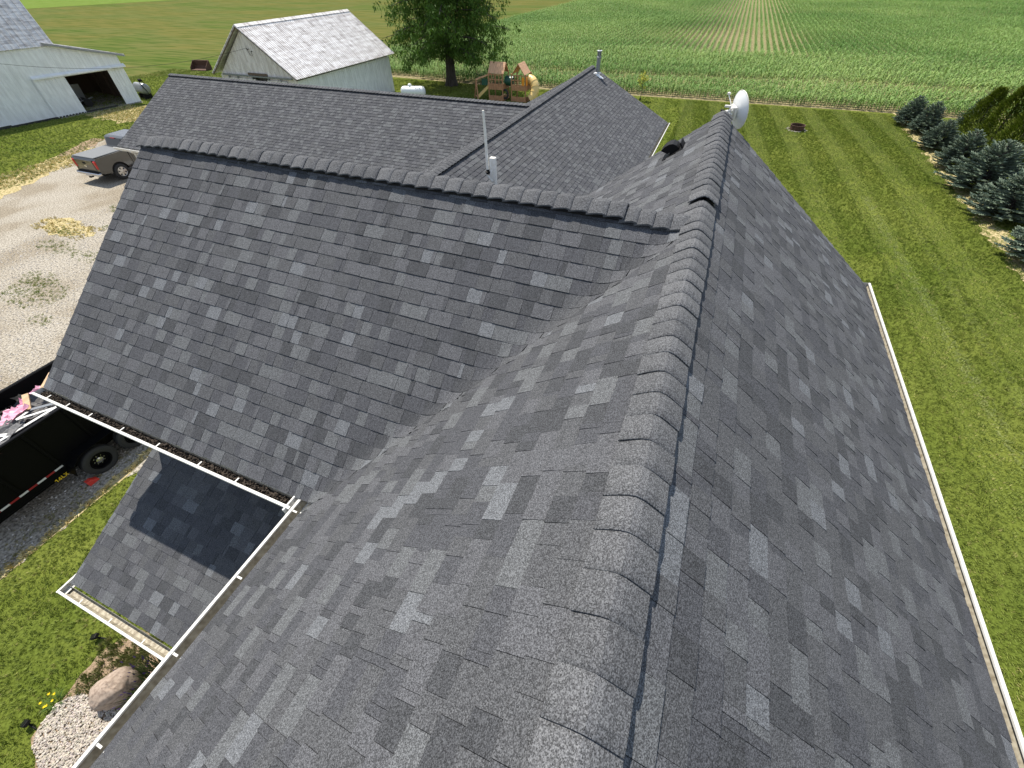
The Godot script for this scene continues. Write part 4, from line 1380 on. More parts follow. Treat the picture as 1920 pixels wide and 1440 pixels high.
func build_conifers() -> void:
	var kinds := [spruce_geo(1, 2.0, 1.05), spruce_geo(2, 2.0, 1.2), spruce_geo(3, 2.0, 0.95)]
	var list := [
		[13.0, -42.6, 1.75, 1.0, 0, "small blue spruce at the far end of the lawn row, nearest the corn"],
		[13.55, -40.6, 1.85, 1.0, 2, "second blue spruce from the corn end of the row"],
		[13.45, -37.0, 1.60, 1.05, 1, "low wide blue spruce third from the corn end"],
		[13.55, -33.3, 1.95, 1.02, 0, "medium blue spruce fourth from the corn end"],
		[13.6, -29.8, 2.35, 1.08, 1, "tall full blue spruce fifth from the corn end"],
		[13.6, -26.2, 2.15, 1.12, 1, "broad blue spruce sixth from the corn end, at the right picture edge"],
		[13.45, -22.0, 2.1, 1.1, 0, "nearest blue spruce, cut by the right picture edge"],
		[16.7, -42.7, 2.1, 0.8, 2, "slim dark blue spruce in front of the olive hedge trees by the corn"]]
	for s in list:
		var t := thing("blue_spruce", s[5], "tree", Vector3(s[0], 0, s[1]), s[1] * 1.7, "blue spruces along the lawn")
		var k: float = s[2] / 2.0
		var w: float = k * s[3] * 1.08
		for i in 2:
			var o := put_mesh(kinds[s[4]][i], ["trunk", "crown"][i], [M.bark, M.needle][i], t)
			o.scale = Vector3(w, k, w)
	# olive green cedars behind
	var r := RandomNumberGenerator.new()
	r.seed = 5
	var models := []
	for v in 2:
		var wood := Geo.new()
		wood.tube([Vector3.ZERO, Vector3(0, 3.0, 0)], [0.09, 0.02], 6, false)
		var g := Geo.new()
		for i in 5200:
			var f := pow(r.randf(), 0.85)
			var y := lerpf(0.08, 3.2, f)
			var R := 1.15 * pow(1.0 - f * 0.985, 0.62) * sqrt(r.randf_range(0.45, 1.0))
			var a := r.randf() * TAU
			var lump := sin(a * 4.0 + y * 2.3 + v) * sin(y * 4.2 + a)
			R *= 1.0 + 0.36 * lump + 0.1 * sin(a * 9.0 + y * 7.0)
			var p := Vector3(cos(a) * R, y, sin(a) * R)
			var d := Vector3(cos(a) * 0.75, r.randf_range(0.35, 1.1), sin(a) * 0.75).normalized()
			var k := r.randf_range(0.6, 1.25)
			g.col = Color(0.115 * k, 0.15 * k, 0.02 * k)
			leaf_blade(g, p, d, Vector3(r.randf_range(-1, 1), r.randf_range(-1, 1), r.randf_range(-1, 1)), r.randf_range(0.14, 0.26), 0.075, 0.15, 2)
		models.append([wood.mesh(), g.mesh()])
	var cl := [[16.0, -40.0, 0.88, 0, "olive green cedar at the corn end of the hedge row"], [16.1, -37.4, 1.05, 1, "second olive green cedar in the hedge row behind the spruces"], [16.1, -34.6, 1.1, 0, "third olive green cedar in the hedge row, at the right edge"], [16.6, -31.4, 1.02, 1, "fourth olive green cedar behind the tall spruce"], [16.7, -28.0, 1.05, 0, "fifth olive green cedar behind the broad spruce"]]
	for s in cl:
		var t := thing("cedar_tree", s[4], "tree", Vector3(s[0], 0, s[1]), s[1], "olive cedars behind the spruces")
		for i in 2:
			var o := put_mesh(models[s[3]][i], ["trunk", "crown"][i], [M.bark, M.leaf][i], t)
			o.scale = Vector3.ONE * s[2]
	# thin yellow sapling at the corn edge
	var t := thing("sapling", "thin young tree with sparse yellow green leaves at the corn edge", "tree", Vector3(-6.25, 0, -43.9))
	var g := Geo.new()
	g.tube([Vector3.ZERO, Vector3(0.03, 0.9, 0), Vector3(-0.02, 1.85, 0)], [0.025, 0.018, 0.006], 6, false)
	var leafs := Geo.new()
	for i in 26:
		var a := r.randf() * TAU
		var y := r.randf_range(0.85, 1.8)
		var e := Vector3(cos(a) * r.randf_range(0.15, 0.46), y + r.randf_range(0.0, 0.3), sin(a) * r.randf_range(0.15, 0.46))
		g.tube([Vector3(0, y - 0.1, 0), e], [0.007, 0.003], 4, false)
		for k in 15:
			var q := Vector3(0, y, 0).lerp(e, r.randf_range(0.4, 1.1)) + Vector3(r.randf_range(-0.1, 0.1), r.randf_range(-0.1, 0.1), r.randf_range(-0.1, 0.1))
			leafs.col = Color(0.52, 0.47, 0.05).lerp(Color(0.36, 0.38, 0.06), r.randf())
			leaf_blade(leafs, q, Vector3(r.randf_range(-1, 1), r.randf_range(-0.6, 0.3), r.randf_range(-1, 1)), Vector3(r.randf_range(-1, 1), 0.2, r.randf_range(-1, 1)), 0.14, 0.07, 0.1, 2)
	put(g, "trunk", M.bark, t)
	put(leafs, "crown", M.leaf, t)
	g = Geo.new()
	g.lathe([Vector2(0.09, 0), Vector2(0.085, 0.05), Vector2(0.05, 0.16), Vector2(0.035, 0.2), Vector2(0.03, 0.2)], Vector3.ZERO, Basis.IDENTITY, 12)
	put(g, "trunk_guard", M.black_plastic, t)

# ================================================================ farm buildings
func ribbed(g: Geo, a: Vector3, b: Vector3, h0: float, h1: float, base: float, out: Vector3, step: float) -> void:
	# upright sheet metal from a to b (plan), top from h0 to h1, with raised ribs
	var L := a.distance_to(b)
	var d := (b - a).normalized()
	g.quad(a + Vector3.UP * base, b + Vector3.UP * base, b + Vector3.UP * h1, a + Vector3.UP * h0)
	var n := int(L / step)
	for i in n + 1:
		var s := minf(i * step + step * 0.5, L - 0.03)
		var p := a + d * s
		var h := lerpf(h0, h1, s / L)
		var o := out * 0.022
		var w := d * 0.022
		var y0 := Vector3.UP * base
		var y1 := Vector3.UP * h
		g.quad(p - w * 1.8 + y0, p - w + o + y0, p - w + o + y1, p - w * 1.8 + y1)
		g.quad(p - w + o + y0, p + w + o + y0, p + w + o + y1, p - w + o + y1)
		g.quad(p + w + o + y0, p + w * 1.8 + y0, p + w * 1.8 + y1, p + w + o + y1)

func ribbed_roof(g: Geo, e0: Vector3, e1: Vector3, r1: Vector3, r0: Vector3, step: float, rh := 0.03) -> void:
	# sloping sheet from the eave e0-e1 up to the ridge r0-r1
	var n := (e1 - e0).cross(r0 - e0).normalized()
	if n.y < 0:
		n = -n
	g.face_to(e0, e1, r1, n); g.face_to(e0, r1, r0, n)
	var k := int(e0.distance_to(e1) / step)
	var d := (e1 - e0).normalized() * 0.022
	for i in k + 1:
		var f := float(i) / k
		var p := e0.lerp(e1, f)
		var q := r0.lerp(r1, f)
		var o := n * rh
		g.quad(p - d * 1.6, p - d * 0.7 + o, q - d * 0.7 + o, q - d * 1.6)
		g.quad(p - d * 0.7 + o, p + d * 0.7 + o, q + d * 0.7 + o, q - d * 0.7 + o)
		g.quad(p + d * 0.7 + o, p + d * 1.6, q + d * 1.6, q + d * 0.7 + o)
	var th := n * -0.05
	g.quad(e1 + th, e0 + th, r0 + th, r1 + th)
	g.quad(e0 + th, e1 + th, e1, e0)
	g.quad(e1 + th, r1 + th, r1, e1)
	g.quad(r0 + th, e0 + th, e0, r0)

func build_barn() -> void:
	var t := thing("barn", "big pale barn with open sliding door at the left edge", "barn", Vector3(-49.09, 0, -28.88), -0.1729)
	var V := func(x: float, y: float, z: float) -> Vector3: return Vector3(x, y, z)
	var g := Geo.new()
	# front wall, outward +x, running along +z; opening 1.27..4.5
	ribbed(g, V.call(0, 0, 1.27), V.call(0, 0, 0), 3.72, 3.42, 0.05, Vector3.RIGHT, 0.23)
	ribbed(g, V.call(0, 0, 4.5), V.call(0, 0, 1.27), 4.52, 3.72, 2.53, Vector3.RIGHT, 0.23)
	ribbed(g, V.call(0, 0, 9.6), V.call(0, 0, 4.5), 4.6, 4.55, 0.02, Vector3.RIGHT, 0.23)
	ribbed(g, V.call(0, 0, 22.0), V.call(0, 0, 9.6), 4.6, 4.6, 0.18, Vector3.RIGHT, 0.23)
	# sides and back
	ribbed(g, V.call(0, 0, 0), V.call(-9, 0, 0), 3.42, 3.42, 0.0, Vector3.FORWARD, 0.46)
	g.quad(V.call(-9, 0, 0), V.call(-9, 0, 22), V.call(-9, 5.5, 22), V.call(-9, 3.4, 0))
	put(g, "wall", M.barn_paint, t)
	g = Geo.new()
	g.quad(V.call(-0.06, 0.0, 0.05), V.call(-8.9, 0.0, 0.05), V.call(-8.9, 3.4, 0.05), V.call(-0.06, 3.4, 0.05))
	g.quad(V.call(-8.9, 0, 0), V.call(-8.9, 0, 6.5), V.call(-8.9, 4.2, 6.5), V.call(-8.9, 3.4, 0))
	g.quad(V.call(-0.06, 0, 6.5), V.call(-8.9, 0, 6.5), V.call(-8.9, 4.6, 6.5), V.call(-0.06, 4.6, 6.5))
	for i in 14:   # board ends on the inner side wall
		g.box(V.call(-4.4, 0.2 + i * 0.22, 0.10), Vector3(8.6, 0.17, 0.03))
	for x in [-0.25, -2.4, -4.6, -6.8]:
		g.box(V.call(x, 1.7, 0.2), Vector3(0.16, 3.4, 0.16))
	put(g, "inner_wall", M.old_wood, t)
	g = Geo.new()
	g.box(V.call(-4.4, -0.01, 3.2), Vector3(9.4, 0.06, 6.4))
	put(g, "floor_slab", M.concrete, t)
	# lean-to roof and its edge
	g = Geo.new()
	ribbed_roof(g, V.call(0.25, 3.42, -0.5), V.call(-9.2, 3.42, -0.5), V.call(-9.2, 4.72, 4.6), V.call(0.25, 4.72, 4.6), 0.3)
	put(g, "lean_to_roof", M.roof_metal, t)
	g = Geo.new()
	strip_between(g, V.call(0.27, 3.34, -0.52), V.call(0.27, 4.64, 4.6), 0.03, 0.12)
	put(g, "roof_edge", M.galvanized, t)
	# steep lower roof of the main part, then the flatter upper roof
	g = Geo.new()
	ribbed_roof(g, V.call(0.16, 4.5, 22.5), V.call(0.16, 4.5, 3.9), V.call(-1.55, 7.85, 3.9), V.call(-1.55, 7.85, 22.5), 0.42)
	ribbed_roof(g, V.call(-1.55, 7.85, 22.5), V.call(-1.55, 7.85, 3.9), V.call(-5.2, 9.9, 3.9), V.call(-5.2, 9.9, 22.5), 0.42)
	ribbed_roof(g, V.call(-8.85, 7.85, 3.9), V.call(-8.85, 7.85, 22.5), V.call(-5.2, 9.9, 22.5), V.call(-5.2, 9.9, 3.9), 0.84)
	put(g, "main_roof", M.roof_metal, t)
	g = Geo.new()
	g.prism(PackedVector2Array([Vector2(0, 4.4), Vector2(-1.55, 7.7), Vector2(-5.2, 9.75), Vector2(-8.85, 7.7), Vector2(-9, 4.4)]), V.call(0, 0, 4.15), Vector3.RIGHT, Vector3.UP, Vector3.BACK, 0.1)
	put(g, "gable_wall", M.barn_paint, t)
	# door track hood and the door pushed aside
	g = Geo.new()
	g.prism(PackedVector2Array([Vector2(0, 2.84), Vector2(0.22, 2.70), Vector2(0.22, 2.60), Vector2(0.17, 2.60), Vector2(0, 2.66)]), V.call(0, 0, 3.2), Vector3.RIGHT, Vector3.UP, Vector3.BACK, 6.75)
	put(g, "track_hood", M.barn_paint, t)
	g = Geo.new()
	ribbed(g, V.call(0.09, 0, 6.6), V.call(0.09, 0, 4.48), 2.6, 2.6, 0.06, Vector3.RIGHT, 0.23)
	put(g, "sliding_door", M.barn_paint, t)
	g = Geo.new()
	g.box(V.call(0.03, -0.02, 12), Vector3(0.14, 0.3, 20))
	put(g, "footing", M.barn_dark, t)
	# implement parked inside
	var im := thing("farm_implement", "grey farm implement standing inside the barn doorway", "implement", t.transform * V.call(-2.6, 0.02, 3.2), -0.1729)
	g = Geo.new()
	g.tube([V.call(0, 0.35, 0.9), V.call(0, 0.55, -0.6)], 0.05, 6)
	g.tube([V.call(0, 0.4, 0.3), V.call(-0.1, 1.5, 0.45)], 0.045, 6)
	g.tube([V.call(-0.5, 0.3, 0.1), V.call(0.5, 0.3, 0.1)], 0.045, 6)
	g.tube([V.call(-0.5, 0.32, -0.5), V.call(0.5, 0.32, -0.6)], 0.04, 6)
	put(g, "frame", M.galvanized, im)
	for x in [-0.5, 0.5]:
		g = Geo.new()
		g.lathe([Vector2(0.0, -0.05), Vector2(0.2, -0.06), Vector2(0.3, -0.05), Vector2(0.31, 0.05), Vector2(0.2, 0.06), Vector2(0, 0.05)], V.call(x, 0.3, 0.1), Basis(Vector3.UP, Vector3.RIGHT, Vector3.FORWARD), 16)
		put(g, "wheel", M.rubber, im)
	var sh := Geo.new()
	sh.cbox(Vector3.ZERO, Vector3(0.05, 1.5, 1.4), 0.01)
	var pn := put(sh, "wall_panel", M.galvanized)
	tag(pn, "pale grey panel leaning inside the barn doorway", "panel")
	pn.transform = t.transform * Transform3D(Basis(Vector3.FORWARD, 0.12), V.call(-3.6, 0.79, 3.5))

func build_fuel_tank() -> void:
	var t := thing("fuel_tank", "round grey fuel tank with black pump and hose beside the barn corner", "tank", Vector3(-49.35, 0, -29.95), -0.1729)
	var g := Geo.new()
	g.lathe([Vector2(0, -0.02), Vector2(0.3, 0.0), Vector2(0.40, 0.05), Vector2(0.43, 0.12), Vector2(0.43, 1.5), Vector2(0.3, 1.6), Vector2(0, 1.62)], Vector3(0.1, 0.78, 0), Basis(Vector3.UP, Vector3.LEFT, Vector3.FORWARD), 24)
	put(g, "shell", M.galvanized, t)
	for x in [-0.2, -1.1]:
		g = Geo.new()
		g.cbox(Vector3(x, 0.2, 0), Vector3(0.14, 0.4, 0.7), 0.01)
		put(g, "saddle", M.black_plastic, t)
	g = Geo.new()
	g.tube([Vector3(0.05, 1.15, -0.1), Vector3(0.08, 1.45, -0.05), Vector3(0.12, 1.52, 0.14), Vector3(0.16, 1.3, 0.3), Vector3(0.2, 0.8, 0.1), Vector3(0.2, 0.3, -0.05), Vector3(0.18, 0.1, 0.0)], 0.03, 8)
	put(g, "hose", M.black_plastic, t)
	g = Geo.new()
	g.cbox(Vector3(0.06, 1.46, 0.12), Vector3(0.2, 0.22, 0.26), 0.03)
	put(g, "pump", M.black_plastic, t)

func build_shed() -> void:
	var t := thing("shed", "white gabled metal shed with rusty streaked roof beyond the garage roof", "shed")
	var xr := -28.92
	var xl := -36.6
	var zn := -28.4
	var zf := -40.1
	var rx := -32.76
	var rid := 5.70
	var g := Geo.new()
	ribbed(g, Vector3(xr, 0, zf), Vector3(xr, 0, zn), 2.70, 2.70, 0.0, Vector3.RIGHT, 0.23)
	g.quad(Vector3(xl, 0, zn), Vector3(xl, 0, zf), Vector3(xl, 2.7, zf), Vector3(xl, 2.7, zn))
	g.quad(Vector3(xl, 0, zf), Vector3(xr, 0, zf), Vector3(xr, 2.7, zf), Vector3(xl, 2.7, zf))
	put(g, "side_wall", M.barn_paint, t)
	g = Geo.new()
	# gable: upper triangle and the wall beside the doorway
	ribbed(g, Vector3(xl, 0, zn), Vector3(rx, 0, zn), 2.72, rid - 0.12, 2.72, Vector3.BACK, 0.2)
	ribbed(g, Vector3(rx, 0, zn), Vector3(xr, 0, zn), rid - 0.12, 2.72, 2.72, Vector3.BACK, 0.2)
	ribbed(g, Vector3(xl, 0, zn), Vector3(-33.3, 0, zn), 2.72, 2.72, 0.0, Vector3.BACK, 0.2)
	ribbed(g, Vector3(-31.6, 0, zn), Vector3(xr, 0, zn), 2.72, 2.72, 0.0, Vector3.BACK, 0.2)
	put(g, "gable_wall", M.shed_paint, t)
	for d in [[-35.9, -32.95], [-31.8, -29.9]]:
		g = Geo.new()
		ribbed(g, Vector3(d[0], 0, zn + 0.1), Vector3(d[1], 0, zn + 0.1), 2.62, 2.62, 0.05, Vector3.BACK, 0.2)
		put(g, "sliding_door", M.shed_paint, t)
	g = Geo.new()
	g.box(Vector3(-32.75, 2.80, zn + 0.12), Vector3(6.9, 0.09, 0.1))
	for x in [-35.6, -34.7, -33.2, -31.6, -30.4]:
		g.box(Vector3(x, 2.68, zn + 0.13), Vector3(0.09, 0.16, 0.06))
	put(g, "door_track", M.galvanized, t)
	g = Geo.new()
	g.box(Vector3(-32.6, 2.93, zn + 0.08), Vector3(1.9, 0.14, 0.06))
	put(g, "door_header", M.old_wood, t)
	# dark room behind the doorway
	g = Geo.new()
	g.quad(Vector3(xl + 0.1, 0.0, zn - 4.0), Vector3(xr - 0.1, 0.0, zn - 4.0), Vector3(xr - 0.1, 2.7, zn - 4.0), Vector3(xl + 0.1, 2.7, zn - 4.0))
	put(g, "inner_wall", M.old_wood, t)
	g = Geo.new()
	g.box(Vector3((xl + xr) * 0.5, -0.01, (zn + zf) * 0.5), Vector3(xr - xl - 0.1, 0.06, zn - zf - 0.1))
	put(g, "floor_slab", M.concrete, t)
	g = Geo.new()
	var ey := 2.86
	ribbed_roof(g, Vector3(-28.55, ey, -28.0), Vector3(-28.55, ey, -40.5), Vector3(rx, rid + 0.08, -40.5), Vector3(rx, rid + 0.08, -28.0), 0.2)
	ribbed_roof(g, Vector3(-36.97, ey, -40.5), Vector3(-36.97, ey, -28.0), Vector3(rx, rid + 0.08, -28.0), Vector3(rx, rid + 0.08, -40.5), 0.2)
	put(g, "roof", M.roof_metal, t)
	g = Geo.new()
	for s in [[-28.55, 1.0], [-36.97, -1.0]]:
		strip_between(g, Vector3(s[0], ey - 0.06, -28.03), Vector3(rx, rid + 0.02, -28.03), 0.04, 0.14)
	put(g, "rake_trim", M.old_wood, t)
	g = Geo.new()
	for s in [-1.0, 1.0]:
		g.box(Vector3(rx + s * 0.11, rid + 0.055, -34.25), Vector3(0.26, 0.02, 12.5), Basis(Vector3.FORWARD, s * 0.6))
	put(g, "ridge_flashing", M.roof_metal, t)
	g = Geo.new()
	g.tube([Vector3(-32.66, 4.42, zn), Vector3(-32.66, 4.42, zn + 0.16), Vector3(-32.66, 4.5, zn + 0.18)], 0.025, 6)
	g.tube([Vector3(-32.35, 4.3, zn + 0.05), Vector3(-32.35, 4.32, zn + 0.14)], 0.03, 6)
	g.tube([Vector3(-32.66, 4.5, zn + 0.18), Vector3(-32.55, 4.1, zn + 0.14), Vector3(-32.38, 4.05, zn + 0.12), Vector3(-32.35, 4.32, zn + 0.14)], 0.014, 5)
	put(g, "insulator", M.black_plastic, t)
	# cable from the shed gable off to the left
	g = Geo.new()
	var path := []
	var a := Vector3(-32.66, 4.5, zn + 0.2)
	var b := Vector3(-47.0, 6.0, -14.0)
	for i in 25:
		var f := i / 24.0
		path.append(a.lerp(b, f) + Vector3.DOWN * 4.0 * f * (1 - f) * 1.25)
	g.tube(path, 0.009, 5)
	tag(put(g, "cable", M.black_plastic), "thin black overhead cable running from the shed gable past the barn", "cable")
	t = thing("utility_pole", "wooden pole that carries the overhead cable left of the barn", "pole", Vector3(-47.0, 0, -13.9))
	g = Geo.new()
	g.tube([Vector3(0, -0.1, 0), Vector3(0, 6.3, 0)], [0.14, 0.1], 10)
	put(g, "shaft", M.old_wood, t)
	g = Geo.new()
	g.cbox(Vector3(0, 6.0, 0), Vector3(0.9, 0.1, 0.1), 0.01)
	put(g, "crossarm", M.old_wood, t)

func build_yard() -> void:
	# propane tank
	var t := thing("propane_tank", "white propane tank lying on the lawn behind the garage roof", "tank", Vector3(-25.45, 0, -38.0), 0.30)
	t.scale = Vector3.ONE * 0.85
	var g := Geo.new()
	var prof := [Vector2(0, -1.32)]
	for i in 7:
		var a := PI * 0.5 * (i + 1) / 7.0
		prof.append(Vector2(sin(a) * 0.49, -0.97 - cos(a) * 0.35))
	prof.append(Vector2(0.49, 0.42)); prof.append(Vector2(0.475, 0.43)); prof.append(Vector2(0.475, 0.46)); prof.append(Vector2(0.49, 0.47))
	for i in 8:
		var a := PI * 0.5 * i / 7.0
		prof.append(Vector2(cos(a) * 0.49, 0.97 + sin(a) * 0.35))
	g.lathe(prof, Vector3(0, 0.66, 0), Basis(Vector3.UP, Vector3.RIGHT, Vector3.FORWARD).orthonormalized(), 28)
	put(g, "shell", M.tank_white, t)
	g = Geo.new()
	g.lathe([Vector2(0.20, 0.0), Vector2(0.20, 0.12), Vector2(0.17, 0.2), Vector2(0.08, 0.27), Vector2(0, 0.28)], Vector3(-0.28, 1.10, 0), Basis.IDENTITY, 18)
	put(g, "valve_dome", M.tank_white, t)
	for x in [-0.8, 0.8]:
		g = Geo.new()
		g.cbox(Vector3(x, 0.12, 0), Vector3(0.14, 0.25, 0.6), 0.01)
		put(g, "foot", M.tank_white, t)
	# fire ring on the lawn
	t = thing("fire_pit", "dark rusty steel fire ring on the back lawn", "fire pit", Vector3(5.72, 0, -38.7))
	g = Geo.new()
	g.lathe([Vector2(0.46, 0.0), Vector2(0.46, 0.30), Vector2(0.48, 0.31), Vector2(0.48, 0.33), Vector2(0.44, 0.33), Vector2(0.44, 0.02)], Vector3.ZERO, Basis.IDENTITY, 28)
	put(g, "ring", M.rust, t)
	g = Geo.new()
	g.lathe([Vector2(0.44, 0.03), Vector2(0.2, 0.06), Vector2(0, 0.08)], Vector3.ZERO, Basis.IDENTITY, 20)
	put(g, "ash", M.barn_dark, t)
	g = Geo.new()
	var r := RandomNumberGenerator.new()
	r.seed = 9
	for i in 60:
		var a := r.randf() * TAU
		stone(g, Vector3(cos(a), 0, sin(a)) * r.randf_range(0.5, 0.68) + Vector3.UP * 0.015, Vector3(0.05, 0.03, 0.045) * r.randf_range(0.6, 1.3), i, 4)
	put(g, "stone_edge", M.concrete, t)
	# rusty bucket by the field
	t = thing("loader_bucket", "rusty brown metal bucket lying at the edge of the left field", "bucket", Vector3(-57.9, 0, -42.6), 0.2)
	g = Geo.new()
	g.prism(PackedVector2Array([Vector2(-0.5, 0.0), Vector2(0.55, 0.0), Vector2(0.55, 0.05), Vector2(-0.3, 0.08), Vector2(-0.5, 0.35), Vector2(-0.42, 0.85), Vector2(-0.5, 0.88), Vector2(-0.6, 0.3)]), Vector3.ZERO, Vector3.BACK, Vector3.UP, Vector3.RIGHT, 2.1)
	put(g, "scoop", M.rust, t)
	for x in [-1.05, 1.05]:
		g = Geo.new()
		g.prism(PackedVector2Array([Vector2(-0.58, 0.0), Vector2(0.5, 0.0), Vector2(0.35, 0.3), Vector2(-0.42, 0.86), Vector2(-0.5, 0.88)]), Vector3(x, 0, 0), Vector3.BACK, Vector3.UP, Vector3.RIGHT, 0.04)
		put(g, "end_plate", M.rust, t)

func wood_tower(t: Node3D, x: float, z: float, roof_turn: bool) -> void:
	var g: Geo
	for sx in [-0.68, 0.68]:
		for sz in [-0.68, 0.68]:
			g = Geo.new()
			g.cbox(Vector3(x + sx, 1.05, z + sz), Vector3(0.09, 2.1, 0.09), 0.01)
			put(g, "post", M.cedar, t)
	g = Geo.new()
	g.cbox(Vector3(x, 1.02, z), Vector3(1.4, 0.06, 1.4), 0.01)
	put(g, "deck_floor", M.cedar, t)
	for lev in [[0.02, 0.42], [0.86, 1.32]]:
		var k := 4
		for i in k:
			var y: float = lerpf(lev[0], lev[1], (i + 0.5) / k)
			var hh: float = (lev[1] - lev[0]) / k - 0.008
			g = Geo.new()
			g.cbox(Vector3(x, y, z + 0.72), Vector3(1.42, hh, 0.025), 0.004)
			put(g, "board", M.cedar, t)
			g = Geo.new()
			g.cbox(Vector3(x + 0.74, y, z), Vector3(0.025, hh, 1.42), 0.004)
			put(g, "board", M.cedar, t)
	for y in [1.62, 1.98]:
		g = Geo.new()
		g.cbox(Vector3(x, y, z + 0.72), Vector3(1.42, 0.07, 0.03), 0.006)
		put(g, "rail", M.cedar, t)
	for i in 3:
		g = Geo.new()
		g.cbox(Vector3(x - 0.35 + i * 0.35, 1.62, z + 0.72), Vector3(0.06, 0.68, 0.025), 0.004)
		put(g, "slat", M.cedar, t)
	# pitched plank roof
	var R := Basis(Vector3.UP, PI * 0.5 if roof_turn else 0.0)
	for s in [-1.0, 1.0]:
		var dn := (R * Vector3(0, -0.78, s * 0.62)).normalized()
		var al := R * Vector3.RIGHT
		for i in 7:
			g = Geo.new()
			var c: Vector3 = Vector3(x, 2.82, z) + dn * (0.07 + i * 0.142) + Vector3.UP * 0.0
			g.cbox(c, Vector3(1.55, 0.025, 0.14), 0.005, Basis(al, dn.cross(al) * (1.0), dn))
			put(g, "roof_board", M.cedar_roof, t)
	g = Geo.new()
	for s in [-0.7, 0.7]:
		var e := R * Vector3(s, 0, 0)
		strip_between(g, Vector3(x, 2.76, z) + e, Vector3(x, 2.02, z) + e + R * Vector3(0, 0, 0.6), 0.04, 0.08, R * Vector3.RIGHT)
		strip_between(g, Vector3(x, 2.76, z) + e, Vector3(x, 2.02, z) + e + R * Vector3(0, 0, -0.6), 0.04, 0.08, R * Vector3.RIGHT)
	put(g, "rafter", M.cedar, t)

func build_playset() -> void:
	var t := thing("play_set", "wooden play set with two roofed towers, green tunnel and yellow tube slide", "play set", Vector3(-17.15, 0, -40.6))
	t.scale = Vector3.ONE * 0.95
	wood_tower(t, -1.0, 0.2, false)
	wood_tower(t, 1.15, 0.0, true)
	var g := Geo.new()
	var V := func(x: float, y: float, z: float) -> Vector3: return Vector3(x, y, z)
	# tunnel
	g.tube([V.call(-0.33, 1.45, 0.1), V.call(0.48, 1.45, 0.1)], 0.37, 20, false)
	for x in [-0.28, 0.08, 0.43]:
		g.tube([V.call(x - 0.03, 1.45, 0.1), V.call(x + 0.03, 1.45, 0.1)], 0.40, 20)
	put(g, "tunnel", M.green_plastic, t)
	# straight slide
	g = Geo.new()
	var s0 := Vector3(-1.75, 1.05, 0.55)
	var s1 := Vector3(-2.75, 0.14, 1.15)
	strip_between(g, s0, s1, 0.42, 0.035)
	strip_between(g, s0 + Vector3(-0.1, 0.09, -0.2), s1 + Vector3(-0.1, 0.09, -0.2), 0.05, 0.16)
	strip_between(g, s0 + Vector3(0.1, 0.09, 0.2), s1 + Vector3(0.1, 0.09, 0.2), 0.05, 0.16)
	put(g, "slide", M.slide_yellow, t)
	# tube slide curling down on the right
	var path := []
	for i in 19:
		var f := i / 18.0
		var a := lerpf(1.9, -1.15, f)
		path.append(Vector3(1.95 + 0.62 * cos(a), 0.88 + 0.72 * sin(a), -0.35 + 0.9 * f))
	g = Geo.new()
	g.tube(path, 0.37, 18, false)
	put(g, "tube_slide", M.slide_yellow, t)
	for i in [3, 6, 9, 12, 15]:
		g = Geo.new()
		g.tube([path[i], path[i].lerp(path[i + 1], 0.3)], 0.395, 18)
		put(g, "slide_flange", M.slide_yellow, t)
	g = Geo.new()
	g.cbox(V.call(1.62, 1.58, 0.76), Vector3(0.24, 0.62, 0.03), 0.01)
	g.cbox(V.call(1.93, 1.58, 0.62), Vector3(0.03, 0.62, 0.3), 0.01)
	put(g, "entry_panel", M.orange_plastic, t)
	# swing beam on its A legs
	g = Geo.new()
	strip_between(g, V.call(-1.6, 1.98, 0.5), V.call(-2.95, 1.55, 1.0), 0.09, 0.12)
	put(g, "swing_beam", M.cedar_roof, t)
	for f in [V.call(-3.35, 0, 0.6), V.call(-2.55, 0, 1.5)]:
		g = Geo.new()
		strip_between(g, V.call(-2.9, 1.55, 1.0), f, 0.08, 0.08, Vector3.BACK)
		put(g, "leg", M.cedar, t)
	g = Geo.new()
	strip_between(g, V.call(-3.2, 0.3, 0.75), V.call(-2.65, 0.3, 1.35), 0.06, 0.06)
	put(g, "brace", M.cedar, t)
	g = Geo.new()
	g.cbox(V.call(-2.2, 1.35, 0.7), Vector3(0.6, 0.5, 0.03), 0.02)
	put(g, "shade_cloth", M.green_plastic, t)
	# tyre swing and picnic bench between the towers
	g = Geo.new()
	var ring := []
	for k in 17:
		ring.append(V.call(-0.15 + 0.0, 0.55 + 0.32 * sin(TAU * k / 16.0), 0.75) + Vector3(0.28 * cos(TAU * k / 16.0), 0, 0))
	g.tube(ring, 0.09, 8, false)
	put(g, "tyre_swing", M.rubber, t)
	g = Geo.new()
	strip_between(g, V.call(-0.55, 0.35, 0.85), V.call(-0.05, 0.6, 0.85), 0.1, 0.08)
	put(g, "ramp_rail", M.cedar_roof, t)

